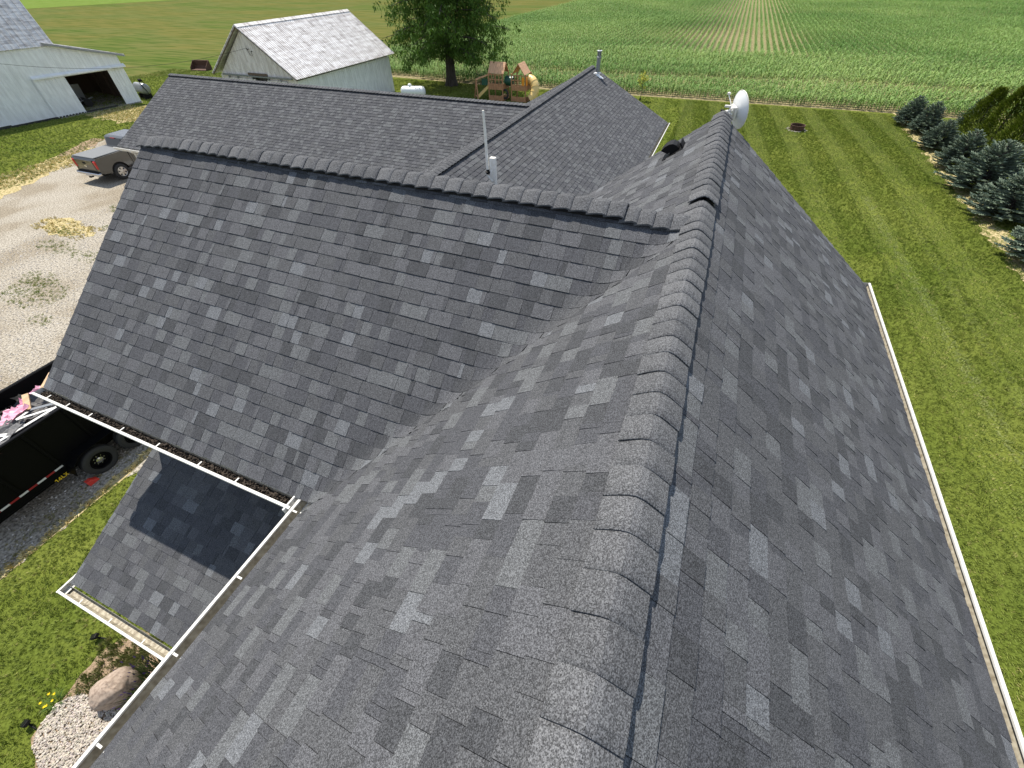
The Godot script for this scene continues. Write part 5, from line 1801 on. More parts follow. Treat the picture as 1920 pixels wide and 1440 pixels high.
# ================================================================ vehicles
func wheel(parent: Node3D, at: Vector3, rad: float, wid: float, out: float, spokes: int, rim_mat: Material, called := "wheel") -> void:
	# axle along local x, out = +1 or -1 is the side that shows
	var b := Basis(Vector3.UP, Vector3(out, 0, 0), Vector3.UP.cross(Vector3(out, 0, 0)))
	var g := Geo.new()
	var h := wid * 0.5
	g.lathe([Vector2(rad * 0.60, -h * 0.8), Vector2(rad * 0.62, -h * 0.95), Vector2(rad * 0.85, -h), Vector2(rad * 0.97, -h * 0.8), Vector2(rad, -h * 0.5), Vector2(rad * 0.985, -0.03), Vector2(rad * 0.985, 0.03), Vector2(rad, h * 0.5), Vector2(rad * 0.97, h * 0.8), Vector2(rad * 0.85, h), Vector2(rad * 0.80, h * 1.02), Vector2(rad * 0.62, h * 0.95), Vector2(rad * 0.60, h * 0.8)], at, b, 32)
	var t := put(g, called, M.rubber, parent)
	for k in 40:   # tread blocks
		pass
	g = Geo.new()
	g.lathe([Vector2(rad * 0.60, h * 0.9), Vector2(rad * 0.60, h * 0.86), Vector2(rad * 0.54, h * 0.80), Vector2(rad * 0.52, h * 0.1)], at, b, 32)
	g.lathe([Vector2(rad * 0.52, h * 0.1), Vector2(0, h * 0.12)], at, b, 24)
	put(g, "rim_barrel", M.black_plastic if spokes > 0 else rim_mat, t)
	g = Geo.new()
	if spokes > 0:
		g.lathe([Vector2(rad * 0.60, h * 0.82), Vector2(rad * 0.605, h * 0.92), Vector2(rad * 0.57, h * 0.95), Vector2(rad * 0.535, h * 0.86)], at, b, 32)
		for i in spokes:
			var a := TAU * i / spokes + 0.3
			var d := b.x * cos(a) + b.z * sin(a)
			var s := d.cross(b.y)
			g.prism(PackedVector2Array([Vector2(rad * 0.08, -rad * 0.10), Vector2(rad * 0.54, -rad * 0.16), Vector2(rad * 0.56, rad * 0.16), Vector2(rad * 0.08, rad * 0.10)]), at + b.y * h * 0.72, d, s, b.y, 0.05, 0.006)
		g.lathe([Vector2(rad * 0.2, h * 0.6), Vector2(rad * 0.19, h * 0.95), Vector2(rad * 0.1, h), Vector2(0, h)], at, b, 16)
	else:
		g.lathe([Vector2(rad * 0.22, h * 0.12), Vector2(rad * 0.2, h * 0.5), Vector2(rad * 0.1, h * 0.6), Vector2(0, h * 0.6)], at, b, 16)
		for i in 8:
			var a := TAU * i / 8
			g.lathe([Vector2(0.012, h * 0.12), Vector2(0.012, h * 0.3), Vector2(0, h * 0.32)], at + (b.x * cos(a) + b.z * sin(a)) * rad * 0.3, b, 6)
	put(g, "rim", rim_mat if spokes > 0 else M.chrome, t)

func arch(cx: float, cy: float, rad: float, from: float, to: float, n: int) -> Array:
	var o := []
	for i in n + 1:
		var a := lerpf(from, to, float(i) / n)
		o.append(Vector2(cx + cos(a) * rad, cy + sin(a) * rad))
	return o

func build_truck() -> void:
	# rear at local z = 0, nose towards -z, the near side is +x
	var t := thing("pickup_truck", "grey pickup truck with covered bed parked on the gravel by the garage", "truck", Vector3(-31.98, 0, -14.08), 0.02)
	var g := Geo.new()
	var side := PackedVector2Array([Vector2(-0.02, 0.62), Vector2(0.04, 1.26), Vector2(0.10, 1.33), Vector2(1.86, 1.36), Vector2(1.88, 0.48), Vector2(1.60, 0.48)])
	for q in arch(1.05, 0.42, 0.50, 0.12, PI - 0.12, 12):
		side.append(q)
	side.append(Vector2(0.5, 0.5)); side.append(Vector2(0.1, 0.55))
	g.prism(side, Vector3(0, 0, 0), Vector3.FORWARD, Vector3.UP, Vector3.RIGHT, 1.98, 0.045)
	put(g, "bed", M.truck_paint, t)
	g = Geo.new()
	var cab := PackedVector2Array([Vector2(1.90, 0.46), Vector2(1.90, 1.36), Vector2(4.25, 1.38), Vector2(5.35, 1.30), Vector2(5.72, 1.15), Vector2(5.76, 0.6), Vector2(5.5, 0.45), Vector2(5.3, 0.45)])
	for q in arch(4.75, 0.42, 0.50, 0.12, PI - 0.12, 12):
		cab.append(q)
	cab.append(Vector2(4.2, 0.46))
	g.prism(cab, Vector3.ZERO, Vector3.FORWARD, Vector3.UP, Vector3.RIGHT, 1.98, 0.045)
	put(g, "cab_body", M.truck_paint, t)
	g = Geo.new()
	g.prism(PackedVector2Array([Vector2(1.98, 1.34), Vector2(2.12, 1.82), Vector2(2.3, 1.88), Vector2(3.4, 1.88), Vector2(3.6, 1.84), Vector2(4.3, 1.36)]), Vector3.ZERO, Vector3.FORWARD, Vector3.UP, Vector3.RIGHT, 1.62, 0.06)
	put(g, "cab_roof", M.truck_paint, t)
	g = Geo.new()
	g.prism(PackedVector2Array([Vector2(2.2, 1.42), Vector2(2.3, 1.78), Vector2(3.5, 1.78), Vector2(4.0, 1.42)]), Vector3.ZERO, Vector3.FORWARD, Vector3.UP, Vector3.RIGHT, 1.66)
	g.quad(Vector3(-0.66, 1.42, -1.985), Vector3(0.66, 1.42, -1.985), Vector3(0.60, 1.78, -2.085), Vector3(-0.60, 1.78, -2.085))
	g.quad(Vector3(0.66, 1.42, -4.235), Vector3(-0.66, 1.42, -4.235), Vector3(-0.60, 1.80, -3.66), Vector3(0.60, 1.80, -3.66))
	put(g, "window", M.dark_glass, t)
	g = Geo.new()
	g.cbox(Vector3(0, 1.80, -2.075), Vector3(0.36, 0.04, 0.03), 0.01)
	put(g, "brake_lamp", M.tail_red, t)
	g = Geo.new()
	g.cbox(Vector3(0, 1.365, -0.96), Vector3(1.78, 0.05, 1.78), 0.02)
	put(g, "bed_cover", M.truck_cover, t)
	g = Geo.new()
	g.cbox(Vector3(0, 0.95, 0.005), Vector3(1.5, 0.58, 0.05), 0.02)
	g.cbox(Vector3(0, 1.22, 0.0), Vector3(1.5, 0.09, 0.07), 0.02)
	var gate := put(g, "tailgate", M.truck_paint, t)
	g = Geo.new()
	g.cbox(Vector3(0, 1.10, 0.034), Vector3(0.24, 0.10, 0.02), 0.006)
	put(g, "handle", M.black_plastic, gate)
	g = Geo.new()
	g.prism(PackedVector2Array([Vector2(-0.12, -0.035), Vector2(-0.05, -0.035), Vector2(-0.05, -0.055), Vector2(0.05, -0.055), Vector2(0.05, -0.035), Vector2(0.12, -0.035), Vector2(0.10, 0.035), Vector2(0.05, 0.035), Vector2(0.05, 0.055), Vector2(-0.05, 0.055), Vector2(-0.05, 0.035), Vector2(-0.10, 0.035)]), Vector3(0, 0.93, 0.036), Vector3.RIGHT, Vector3.UP, Vector3.BACK, 0.016)
	put(g, "emblem", M.chrome, gate)
	for s in [-1.0, 1.0]:
		g = Geo.new()
		g.cbox(Vector3(s * 0.885, 1.02, -0.02), Vector3(0.19, 0.42, 0.10), 0.03)
		put(g, "tail_lamp", M.tail_red, t)
	g = Geo.new()
	g.cbox(Vector3(0, 0.56, 0.09), Vector3(1.94, 0.16, 0.20), 0.04)
	g.cbox(Vector3(0, 0.50, 0.14), Vector3(0.5, 0.10, 0.12), 0.02)
	put(g, "rear_bumper", M.chrome, t)
	g = Geo.new()
	g.cbox(Vector3(0, 0.655, 0.08), Vector3(1.8, 0.03, 0.19), 0.01)
	g.cbox(Vector3(0, 0.40, 0.1), Vector3(0.12, 0.1, 0.2), 0.01)
	put(g, "bumper_step", M.black_plastic, t)
	g = Geo.new()
	g.cbox(Vector3(0, 0.52, -2.9), Vector3(1.5, 0.22, 5.2), 0.03)
	for z in [-1.05, -4.75]:
		g.cbox(Vector3(0, 0.75, z), Vector3(1.86, 0.5, 0.92), 0.05)
	put(g, "underbody", M.black_plastic, t)
	for z in [-1.05, -4.75]:
		wheel(t, Vector3(0.87, 0.405, z), 0.405, 0.26, 1.0, 6, M.alloy)
		wheel(t, Vector3(-0.87, 0.405, z), 0.405, 0.26, -1.0, 6, M.alloy)
	for s in [-1.0, 1.0]:
		g = Geo.new()
		g.cbox(Vector3(s * 1.1, 1.42, -3.75), Vector3(0.22, 0.22, 0.12), 0.04)
		put(g, "mirror", M.black_plastic, t)
	g = Geo.new()
	for z in [-2.02, -3.05]:
		g.box(Vector3(0.992, 0.95, z), Vector3(0.006, 0.75, 0.012))
	g.cbox(Vector3(1.0, 1.15, -2.9), Vector3(0.03, 0.04, 0.2), 0.01)
	put(g, "door_seam", M.black_plastic, t)
	g = Geo.new()
	for s in [-1.0, 1.0]:
		g.cbox(Vector3(s * 0.78, 0.95, -5.72), Vector3(0.34, 0.2, 0.08), 0.02)
	put(g, "headlamp", M.tape_white, t)
	# red box on the gravel beyond the rear wheel
	t = thing("tool_box", "red metal box with pale lid on the gravel beside the truck", "box", Vector3(-30.35, 0, -16.1), 0.3)
	g = Geo.new()
	g.cbox(Vector3(0, 0.24, 0), Vector3(0.75, 0.46, 0.45), 0.02)
	put(g, "body", M.chock_red, t)
	g = Geo.new()
	g.cbox(Vector3(0, 0.50, 0), Vector3(0.78, 0.06, 0.47), 0.02)
	put(g, "lid", M.tape_white, t)

func crumple(size: Vector2, cells: int, amp: float, seed_: int) -> Geo:
	# a crumpled sheet with thickness
	var f := FastNoiseLite.new()
	f.seed = seed_
	f.frequency = 2.4
	f.fractal_octaves = 3
	f.fractal_type = FastNoiseLite.FRACTAL_RIDGED
	var g := Geo.new()
	var P := func(i: int, j: int, o: float) -> Vector3:
		var x := (float(i) / cells - 0.5) * size.x
		var z := (float(j) / cells - 0.5) * size.y
		x += f.get_noise_2d(z * 2.0, 40) * 0.06
		z += f.get_noise_2d(x * 2.0, 90) * 0.06
		return Vector3(x, f.get_noise_2d(x, z) * amp + o, z)
	for i in cells:
		for j in cells:
			g.quad(P.call(i, j + 1, 0.0), P.call(i + 1, j + 1, 0.0), P.call(i + 1, j, 0.0), P.call(i, j, 0.0))
			g.quad(P.call(i, j, -0.006), P.call(i + 1, j, -0.006), P.call(i + 1, j + 1, -0.006), P.call(i, j + 1, -0.006))
	return g

func build_trailer() -> void:
	# bed along z, near side towards +x
	var xn := -11.87
	var xf := -13.72
	var z0 := -3.7
	var z1 := 1.0
	var top := 1.86
	var fl := 0.72
	var t := thing("dump_trailer", "black tandem axle dump trailer full of roof tear-off under the eave", "trailer")
	var g := Geo.new()
	g.cbox(Vector3(xn - 0.02, (top + 0.55) * 0.5, (z0 + z1) * 0.5), Vector3(0.04, top - 0.55, z1 - z0), 0.006)
	var side := put(g, "side_panel", M.black_paint, t)
	g = Geo.new()
	g.cbox(Vector3(xf + 0.02, (top + 0.55) * 0.5, (z0 + z1) * 0.5), Vector3(0.04, top - 0.55, z1 - z0), 0.006)
	put(g, "side_panel", M.black_paint, t)
	for z in [z0 + 0.02, z1 - 0.02]:
		g = Geo.new()
		g.cbox(Vector3((xn + xf) * 0.5, (top + 0.55) * 0.5, z), Vector3(xn - xf - 0.09, top - 0.56, 0.04), 0.006)
		put(g, "end_panel", M.black_paint, t)
	g = Geo.new()
	g.box(Vector3((xn + xf) * 0.5, fl, (z0 + z1) * 0.5), Vector3(xn - xf - 0.09, 0.05, z1 - z0 - 0.1))
	put(g, "bed_floor", M.black_paint, t)
	g = Geo.new()
	for x in [xn + 0.012, xf - 0.012]:
		g.cbox(Vector3(x, top - 0.02, (z0 + z1) * 0.5), Vector3(0.085, 0.06, z1 - z0 + 0.06), 0.012)
	for z in [z0, z1]:
		g.cbox(Vector3((xn + xf) * 0.5, top - 0.022, z), Vector3(xn - xf - 0.07, 0.058, 0.08), 0.012)
	put(g, "top_rail", M.black_paint, t)
	for i in 6:
		g = Geo.new()
		g.cbox(Vector3(xn + 0.03, (top + fl) * 0.5 - 0.02, z0 + 0.35 + i * 0.8), Vector3(0.055, top - fl - 0.06, 0.06), 0.008)
		put(g, "side_post", M.black_paint, t)
	# frame
	g = Geo.new()
	for x in [xn - 0.03, xf + 0.03]:
		g.cbox(Vector3(x, 0.58, (z0 + z1) * 0.5), Vector3(0.09, 0.2, z1 - z0 + 0.1), 0.008)
		g.cbox(Vector3(x - 0.1 * signf(x - (xn + xf) * 0.5), 0.42, (z0 + z1) * 0.5 + 0.2), Vector3(0.08, 0.12, z1 - z0 - 0.2), 0.008)
	g.tube([Vector3(xn - 0.2, 0.48, z1), Vector3((xn + xf) * 0.5, 0.48, z1 + 1.3)], 0.06, 6)
	g.tube([Vector3(xf + 0.2, 0.48, z1), Vector3((xn + xf) * 0.5, 0.48, z1 + 1.3)], 0.06, 6)
	for z in [-1.44, -2.28]:
		g.tube([Vector3(xn + 0.1, 0.37, z), Vector3(xf - 0.1, 0.37, z)], 0.05, 8)
	put(g, "frame", M.black_paint, t)
	# tandem fender with its cut corners
	for s in [[-11.70, 1.0], [-13.89, -1.0]]:
		g = Geo.new()
		var pts := [Vector3(s[0], 0.44, -0.92), Vector3(s[0], 0.66, -1.02), Vector3(s[0], 0.84, -1.24), Vector3(s[0], 0.84, -2.48), Vector3(s[0], 0.66, -2.70), Vector3(s[0], 0.44, -2.80)]
		for i in 5:
			strip_between(g, pts[i], pts[i + 1], 0.30, 0.012, Vector3.UP if i == 2 else Vector3(0, 0.4, 1.0 if i < 2 else -1.0))
		put(g, "fender", M.black_paint, t)
	for z in [-1.44, -2.28]:
		wheel(t, Vector3(-11.68, 0.37, z), 0.37, 0.235, 1.0, 0, M.black_paint)
		wheel(t, Vector3(-13.91, 0.37, z), 0.37, 0.235, -1.0, 0, M.black_paint)
	# reflective tape
	for i in 11:
		g = Geo.new()
		var z := 1.0 - i * 0.178
		g.box(Vector3(xn + 0.018, 0.68, z - 0.088), Vector3(0.004, 0.045, 0.172))
		put(g, "reflective_tape", M.tape_white if i % 2 == 0 else M.tape_red, t)
	g = Geo.new()
	g.cbox(Vector3(-11.56, 0.80, -2.5), Vector3(0.02, 0.04, 0.07), 0.008)
	put(g, "marker_lamp", M.lamp_amber, t)
	var tm := TextMesh.new()
	tm.text = "14LX"
	var fnt := SystemFont.new()
	fnt.font_names = PackedStringArray(["Droid Sans"])
	fnt.font_weight = 700
	tm.font = fnt
	tm.font_size = 64
	tm.pixel_size = 0.0019
	tm.depth = 0.006
	var tx := put_mesh(tm, "lettering", M.letter_yellow, t)
	tx.position = Vector3(xn + 0.022, 0.45, -0.76)
	tx.rotation.y = PI * 0.5
	# ---- load: dark heap with separate scraps on top
	var r := RandomNumberGenerator.new()
	r.seed = 13
	g = Geo.new()
	var f := FastNoiseLite.new()
	f.seed = 5
	f.frequency = 1.1
	f.fractal_octaves = 3
	var N := 22
	var H := func(i: int, j: int) -> Vector3:
		var x := lerpf(xf + 0.06, xn - 0.06, float(i) / N)
		var z := lerpf(z0 + 0.06, z1 - 0.06, float(j) / N)
		return Vector3(x, 1.42 + f.get_noise_2d(x * 2.0, z * 2.0) * 0.22, z)
	for i in N:
		for j in N:
			g.quad(H.call(i, j + 1), H.call(i + 1, j + 1), H.call(i + 1, j), H.call(i, j))
	tag(put(g, "tear_off_debris", M.tear_off), "dark heap of torn roofing scraps filling the trailer bed", "debris", "", "stuff")
	var scrap := func(called: String, m: Material, at: Vector3, size: Vector2, amp: float, turn: Vector3, label: String, cat: String, grp: String, sd: int) -> void:
		var o := put(crumple(size, 7, amp, sd), called, m)
		o.position = at
		o.rotation = turn
		tag(o, label, cat, grp)
	scrap.call("shingle_scrap", M.tear_off, Vector3(-12.35, 1.70, -0.62), Vector2(0.8, 0.95), 0.12, Vector3(0.1, 0.3, 0.25), "largest grey torn shingle sheet, nearest the left picture edge in the trailer", "scrap", "torn shingles in the trailer", 2)
	scrap.call("shingle_scrap", M.tear_off, Vector3(-12.75, 1.66, -0.05), Vector2(0.7, 0.7), 0.1, Vector3(0.2, 1.0, -0.1), "grey torn shingle sheet at the front of the trailer load", "scrap", "torn shingles in the trailer", 3)
	scrap.call("shingle_scrap", M.tear_off, Vector3(-12.35, 1.68, -1.62), Vector2(0.55, 0.42), 0.07, Vector3(-0.2, 0.5, 0.3), "small grey torn shingle sheet by the white gutter end", "scrap", "torn shingles in the trailer", 4)
	scrap.call("shingle_scrap", M.tear_off, Vector3(-12.1, 1.66, -0.15), Vector2(0.4, 0.9), 0.06, Vector3(0.1, 0.1, 0.4), "narrow grey torn shingle sheet along the near trailer rail", "scrap", "torn shingles in the trailer", 6)
	scrap.call("pink_sheet", M.pink_wrap, Vector3(-12.80, 1.72, -1.22), Vector2(0.46, 0.52), 0.14, Vector3(0.15, 0.6, 0.2), "pale pink crumpled wrap in the middle of the load", "wrapper", "pink wraps in the trailer", 7)
	scrap.call("pink_sheet", M.pink_bright, Vector3(-12.82, 1.68, -0.62), Vector2(0.22, 0.6), 0.08, Vector3(0.1, 0.4, 0.2), "bright pink strip of wrap at the left of the load", "wrapper", "pink wraps in the trailer", 8)
	scrap.call("pink_sheet", M.pink_bright, Vector3(-13.1, 1.66, -1.55), Vector2(0.3, 0.3), 0.12, Vector3(0.4, 0.2, 0.0), "small bright pink crumple beside the wooden board", "wrapper", "pink wraps in the trailer", 9)
	scrap.call("pink_sheet", M.pink_wrap, Vector3(-13.22, 1.68, -2.0), Vector2(0.35, 0.22), 0.1, Vector3(0.2, 0.3, 0.1), "pale pink scrap nearest the roof corner", "wrapper", "pink wraps in the trailer", 10)
	scrap.call("red_scrap", M.red_brown, Vector3(-12.05, 1.62, -0.75), Vector2(0.3, 0.7), 0.06, Vector3(0.0, 0.1, 0.5), "red brown scrap along the near trailer rail", "scrap", "red brown scraps", 11)
	scrap.call("red_scrap", M.red_brown, Vector3(-12.15, 1.62, -1.35), Vector2(0.32, 0.5), 0.05, Vector3(0.1, -0.3, 0.2), "red brown scrap under the bent white metal strip", "scrap", "red brown scraps", 12)
	var bar := func(called: String, m: Material, a: Vector3, b: Vector3, w: float, h: float, label: String, cat: String, grp: String) -> void:
		var gg := Geo.new()
		strip_between(gg, a, b, w, h)
		tag(put(gg, called, m), label, cat, grp)
	bar.call("plank", M.plank, Vector3(-12.75, 1.70, -1.48), Vector3(-13.12, 1.84, -1.72), 0.12, 0.03, "short tan board end lying across the load", "board", "boards in the trailer")
	bar.call("plank", M.plank, Vector3(-13.05, 1.78, -2.02), Vector3(-13.3, 1.86, -2.42), 0.14, 0.03, "pale board end half under the roof corner", "board", "boards in the trailer")
	bar.call("metal_strip", M.white_metal, Vector3(-12.05, 1.83, -0.9), Vector3(-12.75, 1.80, -0.52), 0.09, 0.012, "white metal strip crossing the grey shingle sheet", "metal strip", "drip edge strips in the trailer")
	bar.call("metal_strip", M.white_metal, Vector3(-12.0, 1.84, -1.75), Vector3(-12.12, 1.82, -0.55), 0.07, 0.012, "long white metal strip along the near trailer rail", "metal strip", "drip edge strips in the trailer")
	bar.call("metal_strip", M.white_metal, Vector3(-12.1, 1.80, -1.70), Vector3(-12.42, 1.84, -1.18), 0.06, 0.012, "bent white metal strip in the middle of the load", "metal strip", "drip edge strips in the trailer")
	bar.call("metal_strip", M.white_metal, Vector3(-12.42, 1.84, -1.18), Vector3(-12.55, 1.78, -1.42), 0.06, 0.012, "short white metal piece beside the pale pink wrap", "metal strip", "drip edge strips in the trailer")
	bar.call("metal_strip", M.white_metal, Vector3(-12.9, 1.76, -0.75), Vector3(-13.2, 1.80, -0.95), 0.10, 0.012, "small white triangle of metal near the far trailer side", "metal strip", "drip edge strips in the trailer")
	bar.call("metal_strip", M.white_metal, Vector3(-12.0, 1.80, 0.2), Vector3(-12.2, 1.84, -0.55), 0.06, 0.012, "white metal strip at the left end of the near rail", "metal strip", "drip edge strips in the trailer")
	var more := [[-12.55, 1.70, -1.05, 0.5, 0.35, 0.9, "grey shingle scrap between the pink wrap and the near rail"], [-12.2, 1.72, -1.95, 0.5, 0.4, 0.2, "grey shingle scrap tucked under the gutter end"], [-13.3, 1.66, -0.9, 0.45, 0.5, 1.9, "grey shingle scrap against the far trailer side"], [-12.95, 1.70, -0.3, 0.5, 0.45, 2.6, "grey shingle scrap beyond the largest torn sheet"], [-12.5, 1.74, -0.95, 0.35, 0.5, 0.4, "grey shingle scrap lying over the white metal strips"]]
	for q in more:
		scrap.call("shingle_scrap", M.tear_off, Vector3(q[0], q[1], q[2]), Vector2(q[3], q[4]), 0.09, Vector3(0.25 * sin(q[5] * 7.0), q[5], 0.25 * cos(q[5] * 5.0)), q[6], "scrap", "torn shingles in the trailer", int(q[5] * 100))
	bar.call("metal_strip", M.white_metal, Vector3(-12.55, 1.80, -0.55), Vector3(-12.95, 1.76, -0.25), 0.05, 0.01, "white metal strip pointing at the far corner of the load", "metal strip", "drip edge strips in the trailer")
	bar.call("metal_strip", M.galvanized, Vector3(-12.2, 1.80, -1.85), Vector3(-12.6, 1.76, -1.5), 0.08, 0.01, "dull grey metal strip beside the gutter end", "metal strip", "drip edge strips in the trailer")
	for i in 14:   # black scraps through the load
		var o := Geo.new()
		o.add(crumple(Vector2(r.randf_range(0.15, 0.4), r.randf_range(0.15, 0.4)), 4, 0.06, 50 + i), Transform3D(Basis.from_euler(Vector3(r.randf_range(-0.5, 0.5), r.randf() * TAU, r.randf_range(-0.5, 0.5))), Vector3.ZERO))
		var m := put(o, "felt_scrap", M.black_plastic)
		m.position = Vector3(r.randf_range(-13.5, -12.1), r.randf_range(1.56, 1.70), r.randf_range(-3.2, 0.7))
		tag(m, "scrap of black roofing felt among the trailer load", "scrap", "black felt scraps")
	# wheel chock
	t = thing("wheel_chock", "red plastic wheel chock against the trailer tyre", "wheel chock", Vector3(-11.60, 0.008, -1.02), PI * 0.5)
	g = Geo.new()
	g.prism(PackedVector2Array([Vector2(-0.11, 0), Vector2(0.11, 0), Vector2(0.11, 0.02), Vector2(-0.03, 0.13), Vector2(-0.11, 0.14)]), Vector3.ZERO, Vector3.RIGHT, Vector3.UP, Vector3.BACK, 0.13, 0.008)
	put(g, "wedge", M.chock_red, t)
	for z in [-0.05, 0.0, 0.05]:
		g = Geo.new()
		strip_between(g, Vector3(0.10, 0.035, z), Vector3(-0.03, 0.14, z), 0.014, 0.02)
		put(g, "rib", M.chock_red, t)

# ================================================================ planting bed by the porch
func build_garden() -> void:
	var g := Geo.new()
	var f := FastNoiseLite.new()
	f.seed = 12
	f.frequency = 1.2
	f.fractal_octaves = 4
	var seg := 26
	var size := Vector3(0.33, 0.29, 0.25)
	var P := func(i: int, k: int) -> Vector3:
		var th := PI * i / seg
		var ph := TAU * (k % (seg * 2)) / (seg * 2)
		var d := Vector3(sin(th) * cos(ph), cos(th), sin(th) * sin(ph))
		var e := Vector3(signf(d.x) * pow(absf(d.x), 0.8), signf(d.y) * pow(absf(d.y), 0.85), signf(d.z) * pow(absf(d.z), 0.8))
		return e * size * (1.0 + 0.16 * f.get_noise_3dv(d * 0.9) + 0.03 * f.get_noise_3dv(d * 5.0))
	var pos := []
	for i in seg + 1:
		var row := []
		for k in seg * 2:
			row.append(P.call(i, k))
		pos.append(row)
	var nrm := func(i: int, k: int) -> Vector3:
		var K := seg * 2
		var a: Vector3 = pos[mini(i + 1, seg)][k % K] - pos[maxi(i - 1, 0)][k % K]
		var b: Vector3 = pos[i][(k + 1) % K] - pos[i][(k + K - 1) % K]
		var q := b.cross(a)
		var p: Vector3 = pos[i][k % K]
		if q.length() < 1e-6:
			q = p
		return (q if q.dot(p) > 0 else -q).normalized()
	for i in seg:
		for k in seg * 2:
			var K := seg * 2
			var a: Vector3 = pos[i][k]
			var b: Vector3 = pos[i + 1][k]
			var c: Vector3 = pos[i + 1][(k + 1) % K]
			var d: Vector3 = pos[i][(k + 1) % K]
			g.smooth_tri(a, c, b, nrm.call(i, k), nrm.call(i + 1, k + 1), nrm.call(i + 1, k))
			if i > 0:
				g.smooth_tri(a, d, c, nrm.call(i, k), nrm.call(i, k + 1), nrm.call(i + 1, k + 1))
	var bo := put(g, "boulder", M.rock)
	bo.position = Vector3(-6.84, 0.19, 1.50)
	bo.rotation = Vector3(0.0, 1.05, 0.12)
	tag(bo, "large tan boulder in the pebble bed below the gutter", "boulder")
	# pebbles
	var r := RandomNumberGenerator.new()
	r.seed = 77
	var pg := Geo.new()
	stone(pg, Vector3.ZERO, Vector3(1, 0.6, 0.72), 4, 6)
	var pm := pg.mesh()
	var area := PackedVector2Array([Vector2(-7.45, 2.55), Vector2(-7.63, 2.36), Vector2(-7.68, 2.05), Vector2(-7.50, 1.80), Vector2(-7.2, 1.75), Vector2(-6.6, 1.7), Vector2(-5.9, 1.6), Vector2(-5.9, 2.75), Vector2(-6.7, 2.75)])
	var xf := []
	var cols := []
	for i in 6500:
		var p := Vector2(r.randf_range(-7.75, -5.9), r.randf_range(1.55, 2.75))
		if not Geometry2D.is_point_in_polygon(p, area):
			continue
		var s := r.randf_range(0.012, 0.024)
		xf.append(Transform3D(Basis.from_euler(Vector3(r.randf_range(-0.4, 0.4), r.randf() * TAU, r.randf_range(-0.4, 0.4))).scaled(Vector3(s, s, s)), Vector3(p.x, 0.018 + r.randf() * 0.02, p.y)))
		var k := r.randf_range(0.26, 0.50)
		cols.append(Color(k, k * r.randf_range(0.86, 0.93), k * r.randf_range(0.72, 0.82)))
	scatter("pebbles", pm, M.pebble, xf, cols, "cream river pebbles spread round the boulder", "pebbles")
	# lavender by the boulder
	var t := thing("lavender", "green lavender clump with purple tips between boulder and porch", "plant", Vector3(-6.48, 0, 1.22))
	var st := Geo.new()
	var fl := Geo.new()
	for i in 420:
		var a := r.randf() * TAU
		var b := Vector3(cos(a), 0, sin(a)) * sqrt(r.randf()) * 0.3
		var d := (Vector3(b.x * 1.6 - 0.25, 1, b.z * 1.6 + 0.1) + Vector3(r.randf_range(-0.3, 0.3), 0, r.randf_range(-0.3, 0.3))).normalized()
		var l := r.randf_range(0.22, 0.46)
		var k := r.randf_range(0.7, 1.3)
		st.col = Color(0.055 * k, 0.075 * k, 0.028 * k)
		leaf_blade(st, b, d, Vector3(-d.z, 0, d.x + 0.01), l, 0.012, 0.12, 2)
		if i % 5 == 0:
			fl.col = Color(0.05, 0.03, 0.12)
			leaf_blade(fl, b + d * l * 0.9, d, Vector3(d.z, 0.1, -d.x + 0.01), 0.07, 0.02, 0, 2)
	put(st, "stems", M.leaf, t)
	put(fl, "flower_spikes", M.leaf, t)
	# yellow daylilies at the bed edge
	t = thing("yellow_flowers", "small clump of yellow flowers at the bed edge by the pebbles", "flowers", Vector3(-7.72, 0, 2.03))
	st = Geo.new()
	for i in 40:
		var a := r.randf() * TAU
		st.col = Color(0.07, 0.12, 0.03)
		leaf_blade(st, Vector3(cos(a), 0, sin(a)) * 0.05, Vector3(cos(a), 1.2, sin(a)), Vector3(-sin(a), 0, cos(a)), r.randf_range(0.14, 0.24), 0.014, 0.4, 3)
	put(st, "leaves", M.leaf, t)
	for i in 6:
		var a := TAU * i / 6 + r.randf()
		var c := Vector3(cos(a) * 0.09, 0.16 + r.randf() * 0.06, sin(a) * 0.09)
		fl = Geo.new()
		fl.col = Color(0.75, 0.55, 0.02)
		for k in 6:
			var b := TAU * k / 6
			leaf_blade(fl, c, Vector3(cos(b), 0.7, sin(b)), Vector3(-sin(b), 0, cos(b)), 0.032, 0.018, 0.3, 2)
		put(fl, "flower", M.leaf, t)
	# low weeds in the bed
	var tuft := tuft_mesh(10, 0.11, 0.016, 9)
	xf = []
	cols = []
	for s in [[-7.35, 1.35, 0.28, 120], [-7.15, 1.0, 0.25, 110], [-6.95, 0.85, 0.2, 70], [-7.5, 1.65, 0.18, 60], [-7.0, 1.12, 0.2, 60], [-7.7, 1.1, 0.2, 60]]:
		for i in s[3]:
			var a := r.randf() * TAU
			var d := sqrt(r.randf())
			xf.append(Transform3D(Basis(Vector3.UP, r.randf() * TAU).scaled(Vector3.ONE * r.randf_range(0.4, 1.1)), Vector3(s[0] + cos(a) * d * s[2], 0.01, s[1] + sin(a) * d * s[2])))
			cols.append(Color(0.10, 0.14, 0.03).lerp(Color(0.26, 0.24, 0.11), r.randf()))
	scatter("bed_weeds", tuft, M.leaf, xf, cols, "low weeds growing in the planting bed", "weeds")
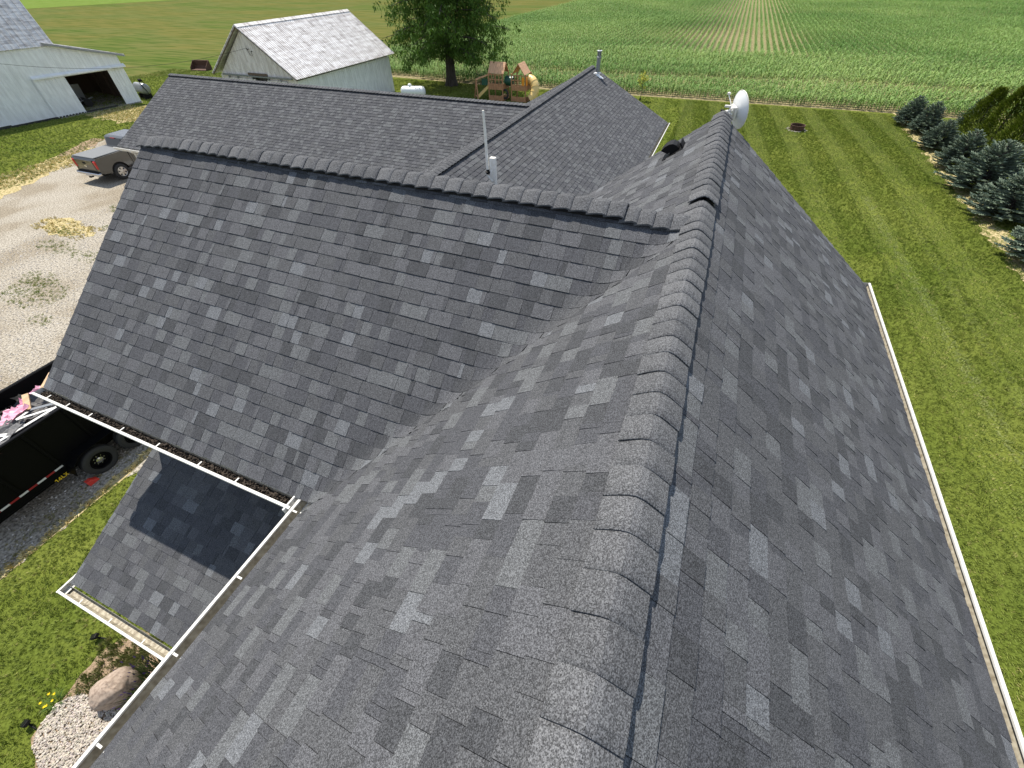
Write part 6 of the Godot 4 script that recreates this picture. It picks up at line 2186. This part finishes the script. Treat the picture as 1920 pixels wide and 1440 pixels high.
	# spotlights
	for s in [[Vector3(-8.02, 0.0, 1.12), 0.5, "small black garden spotlight at the bed edge nearest the porch gutter"], [Vector3(-7.78, 0.0, 2.38), 0.2, "small black garden spotlight at the pebble bed corner"]]:
		t = thing("garden_spotlight", s[2], "garden light", s[0], s[1], "spotlights round the planting bed")
		g = Geo.new()
		g.tube([Vector3(0, -0.05, 0), Vector3(0, 0.09, 0)], [0.006, 0.012], 6)
		g.tube([Vector3(0, 0.08, 0), Vector3(0.15, 0.04, 0.03)], 0.012, 6)
		put(g, "stake", M.black_plastic, t)
		g = Geo.new()
		g.cbox(Vector3(-0.01, 0.13, 0), Vector3(0.13, 0.07, 0.10), 0.015, Basis(Vector3.BACK, 0.45))
		put(g, "lamp_head", M.black_plastic, t)
		g = Geo.new()
		g.cbox(Vector3(-0.018, 0.168, 0), Vector3(0.09, 0.008, 0.07), 0.003, Basis(Vector3.BACK, 0.45))
		put(g, "solar_panel", M.dark_glass, t)

func _ready() -> void:
	# ---------------- camera
	var cam := Camera3D.new()
	cam.name = "camera"
	cam.position = EYE
	cam.rotation_degrees = TURN
	cam.fov = FOV
	cam.near = 0.05
	cam.far = 2000.0
	add_child(cam)
	cam.current = true
	# ---------------- sky, exposure
	var env := Environment.new()
	env.background_mode = Environment.BG_SKY
	var sky := Sky.new()
	var sm := ProceduralSkyMaterial.new()
	sm.sky_top_color = Color(0.60, 0.67, 0.78)
	sm.sky_horizon_color = Color(0.88, 0.90, 0.93)
	sm.sky_curve = 0.18
	sm.ground_horizon_color = Color(0.45, 0.47, 0.38)
	sm.ground_bottom_color = Color(0.22, 0.24, 0.14)
	sm.sun_angle_max = 12.0
	sky.sky_material = sm
	env.sky = sky
	env.background_energy_multiplier = 0.9
	env.tonemap_mode = Environment.TONE_MAPPER_LINEAR
	env.tonemap_exposure = 1.48
	env.sdfgi_enabled = true
	env.ssao_enabled = true
	env.ssil_enabled = true
	var we := WorldEnvironment.new()
	we.name = "environment"
	we.environment = env
	add_child(we)
	# ---------------- sun, high and from behind the left
	var sun := DirectionalLight3D.new()
	sun.name = "sun"
	sun.light_energy = 1.6
	sun.light_color = Color(1.0, 0.965, 0.91)
	sun.light_angular_distance = 0.6
	sun.shadow_enabled = true
	add_child(sun)
	sun.look_at_from_position(Vector3.ZERO, Vector3(0.42, -1.0, 0.31), Vector3.BACK)
	# ---------------- the place
	make_materials()
	build_ground()
	build_house()
	build_roof_things()
	build_barn()
	build_shed()
	build_big_tree()
	build_conifers()
	build_corn()
	build_fuel_tank()
	build_yard()
	build_playset()
	build_truck()
	build_trailer()
	build_garden()
	build_grass()
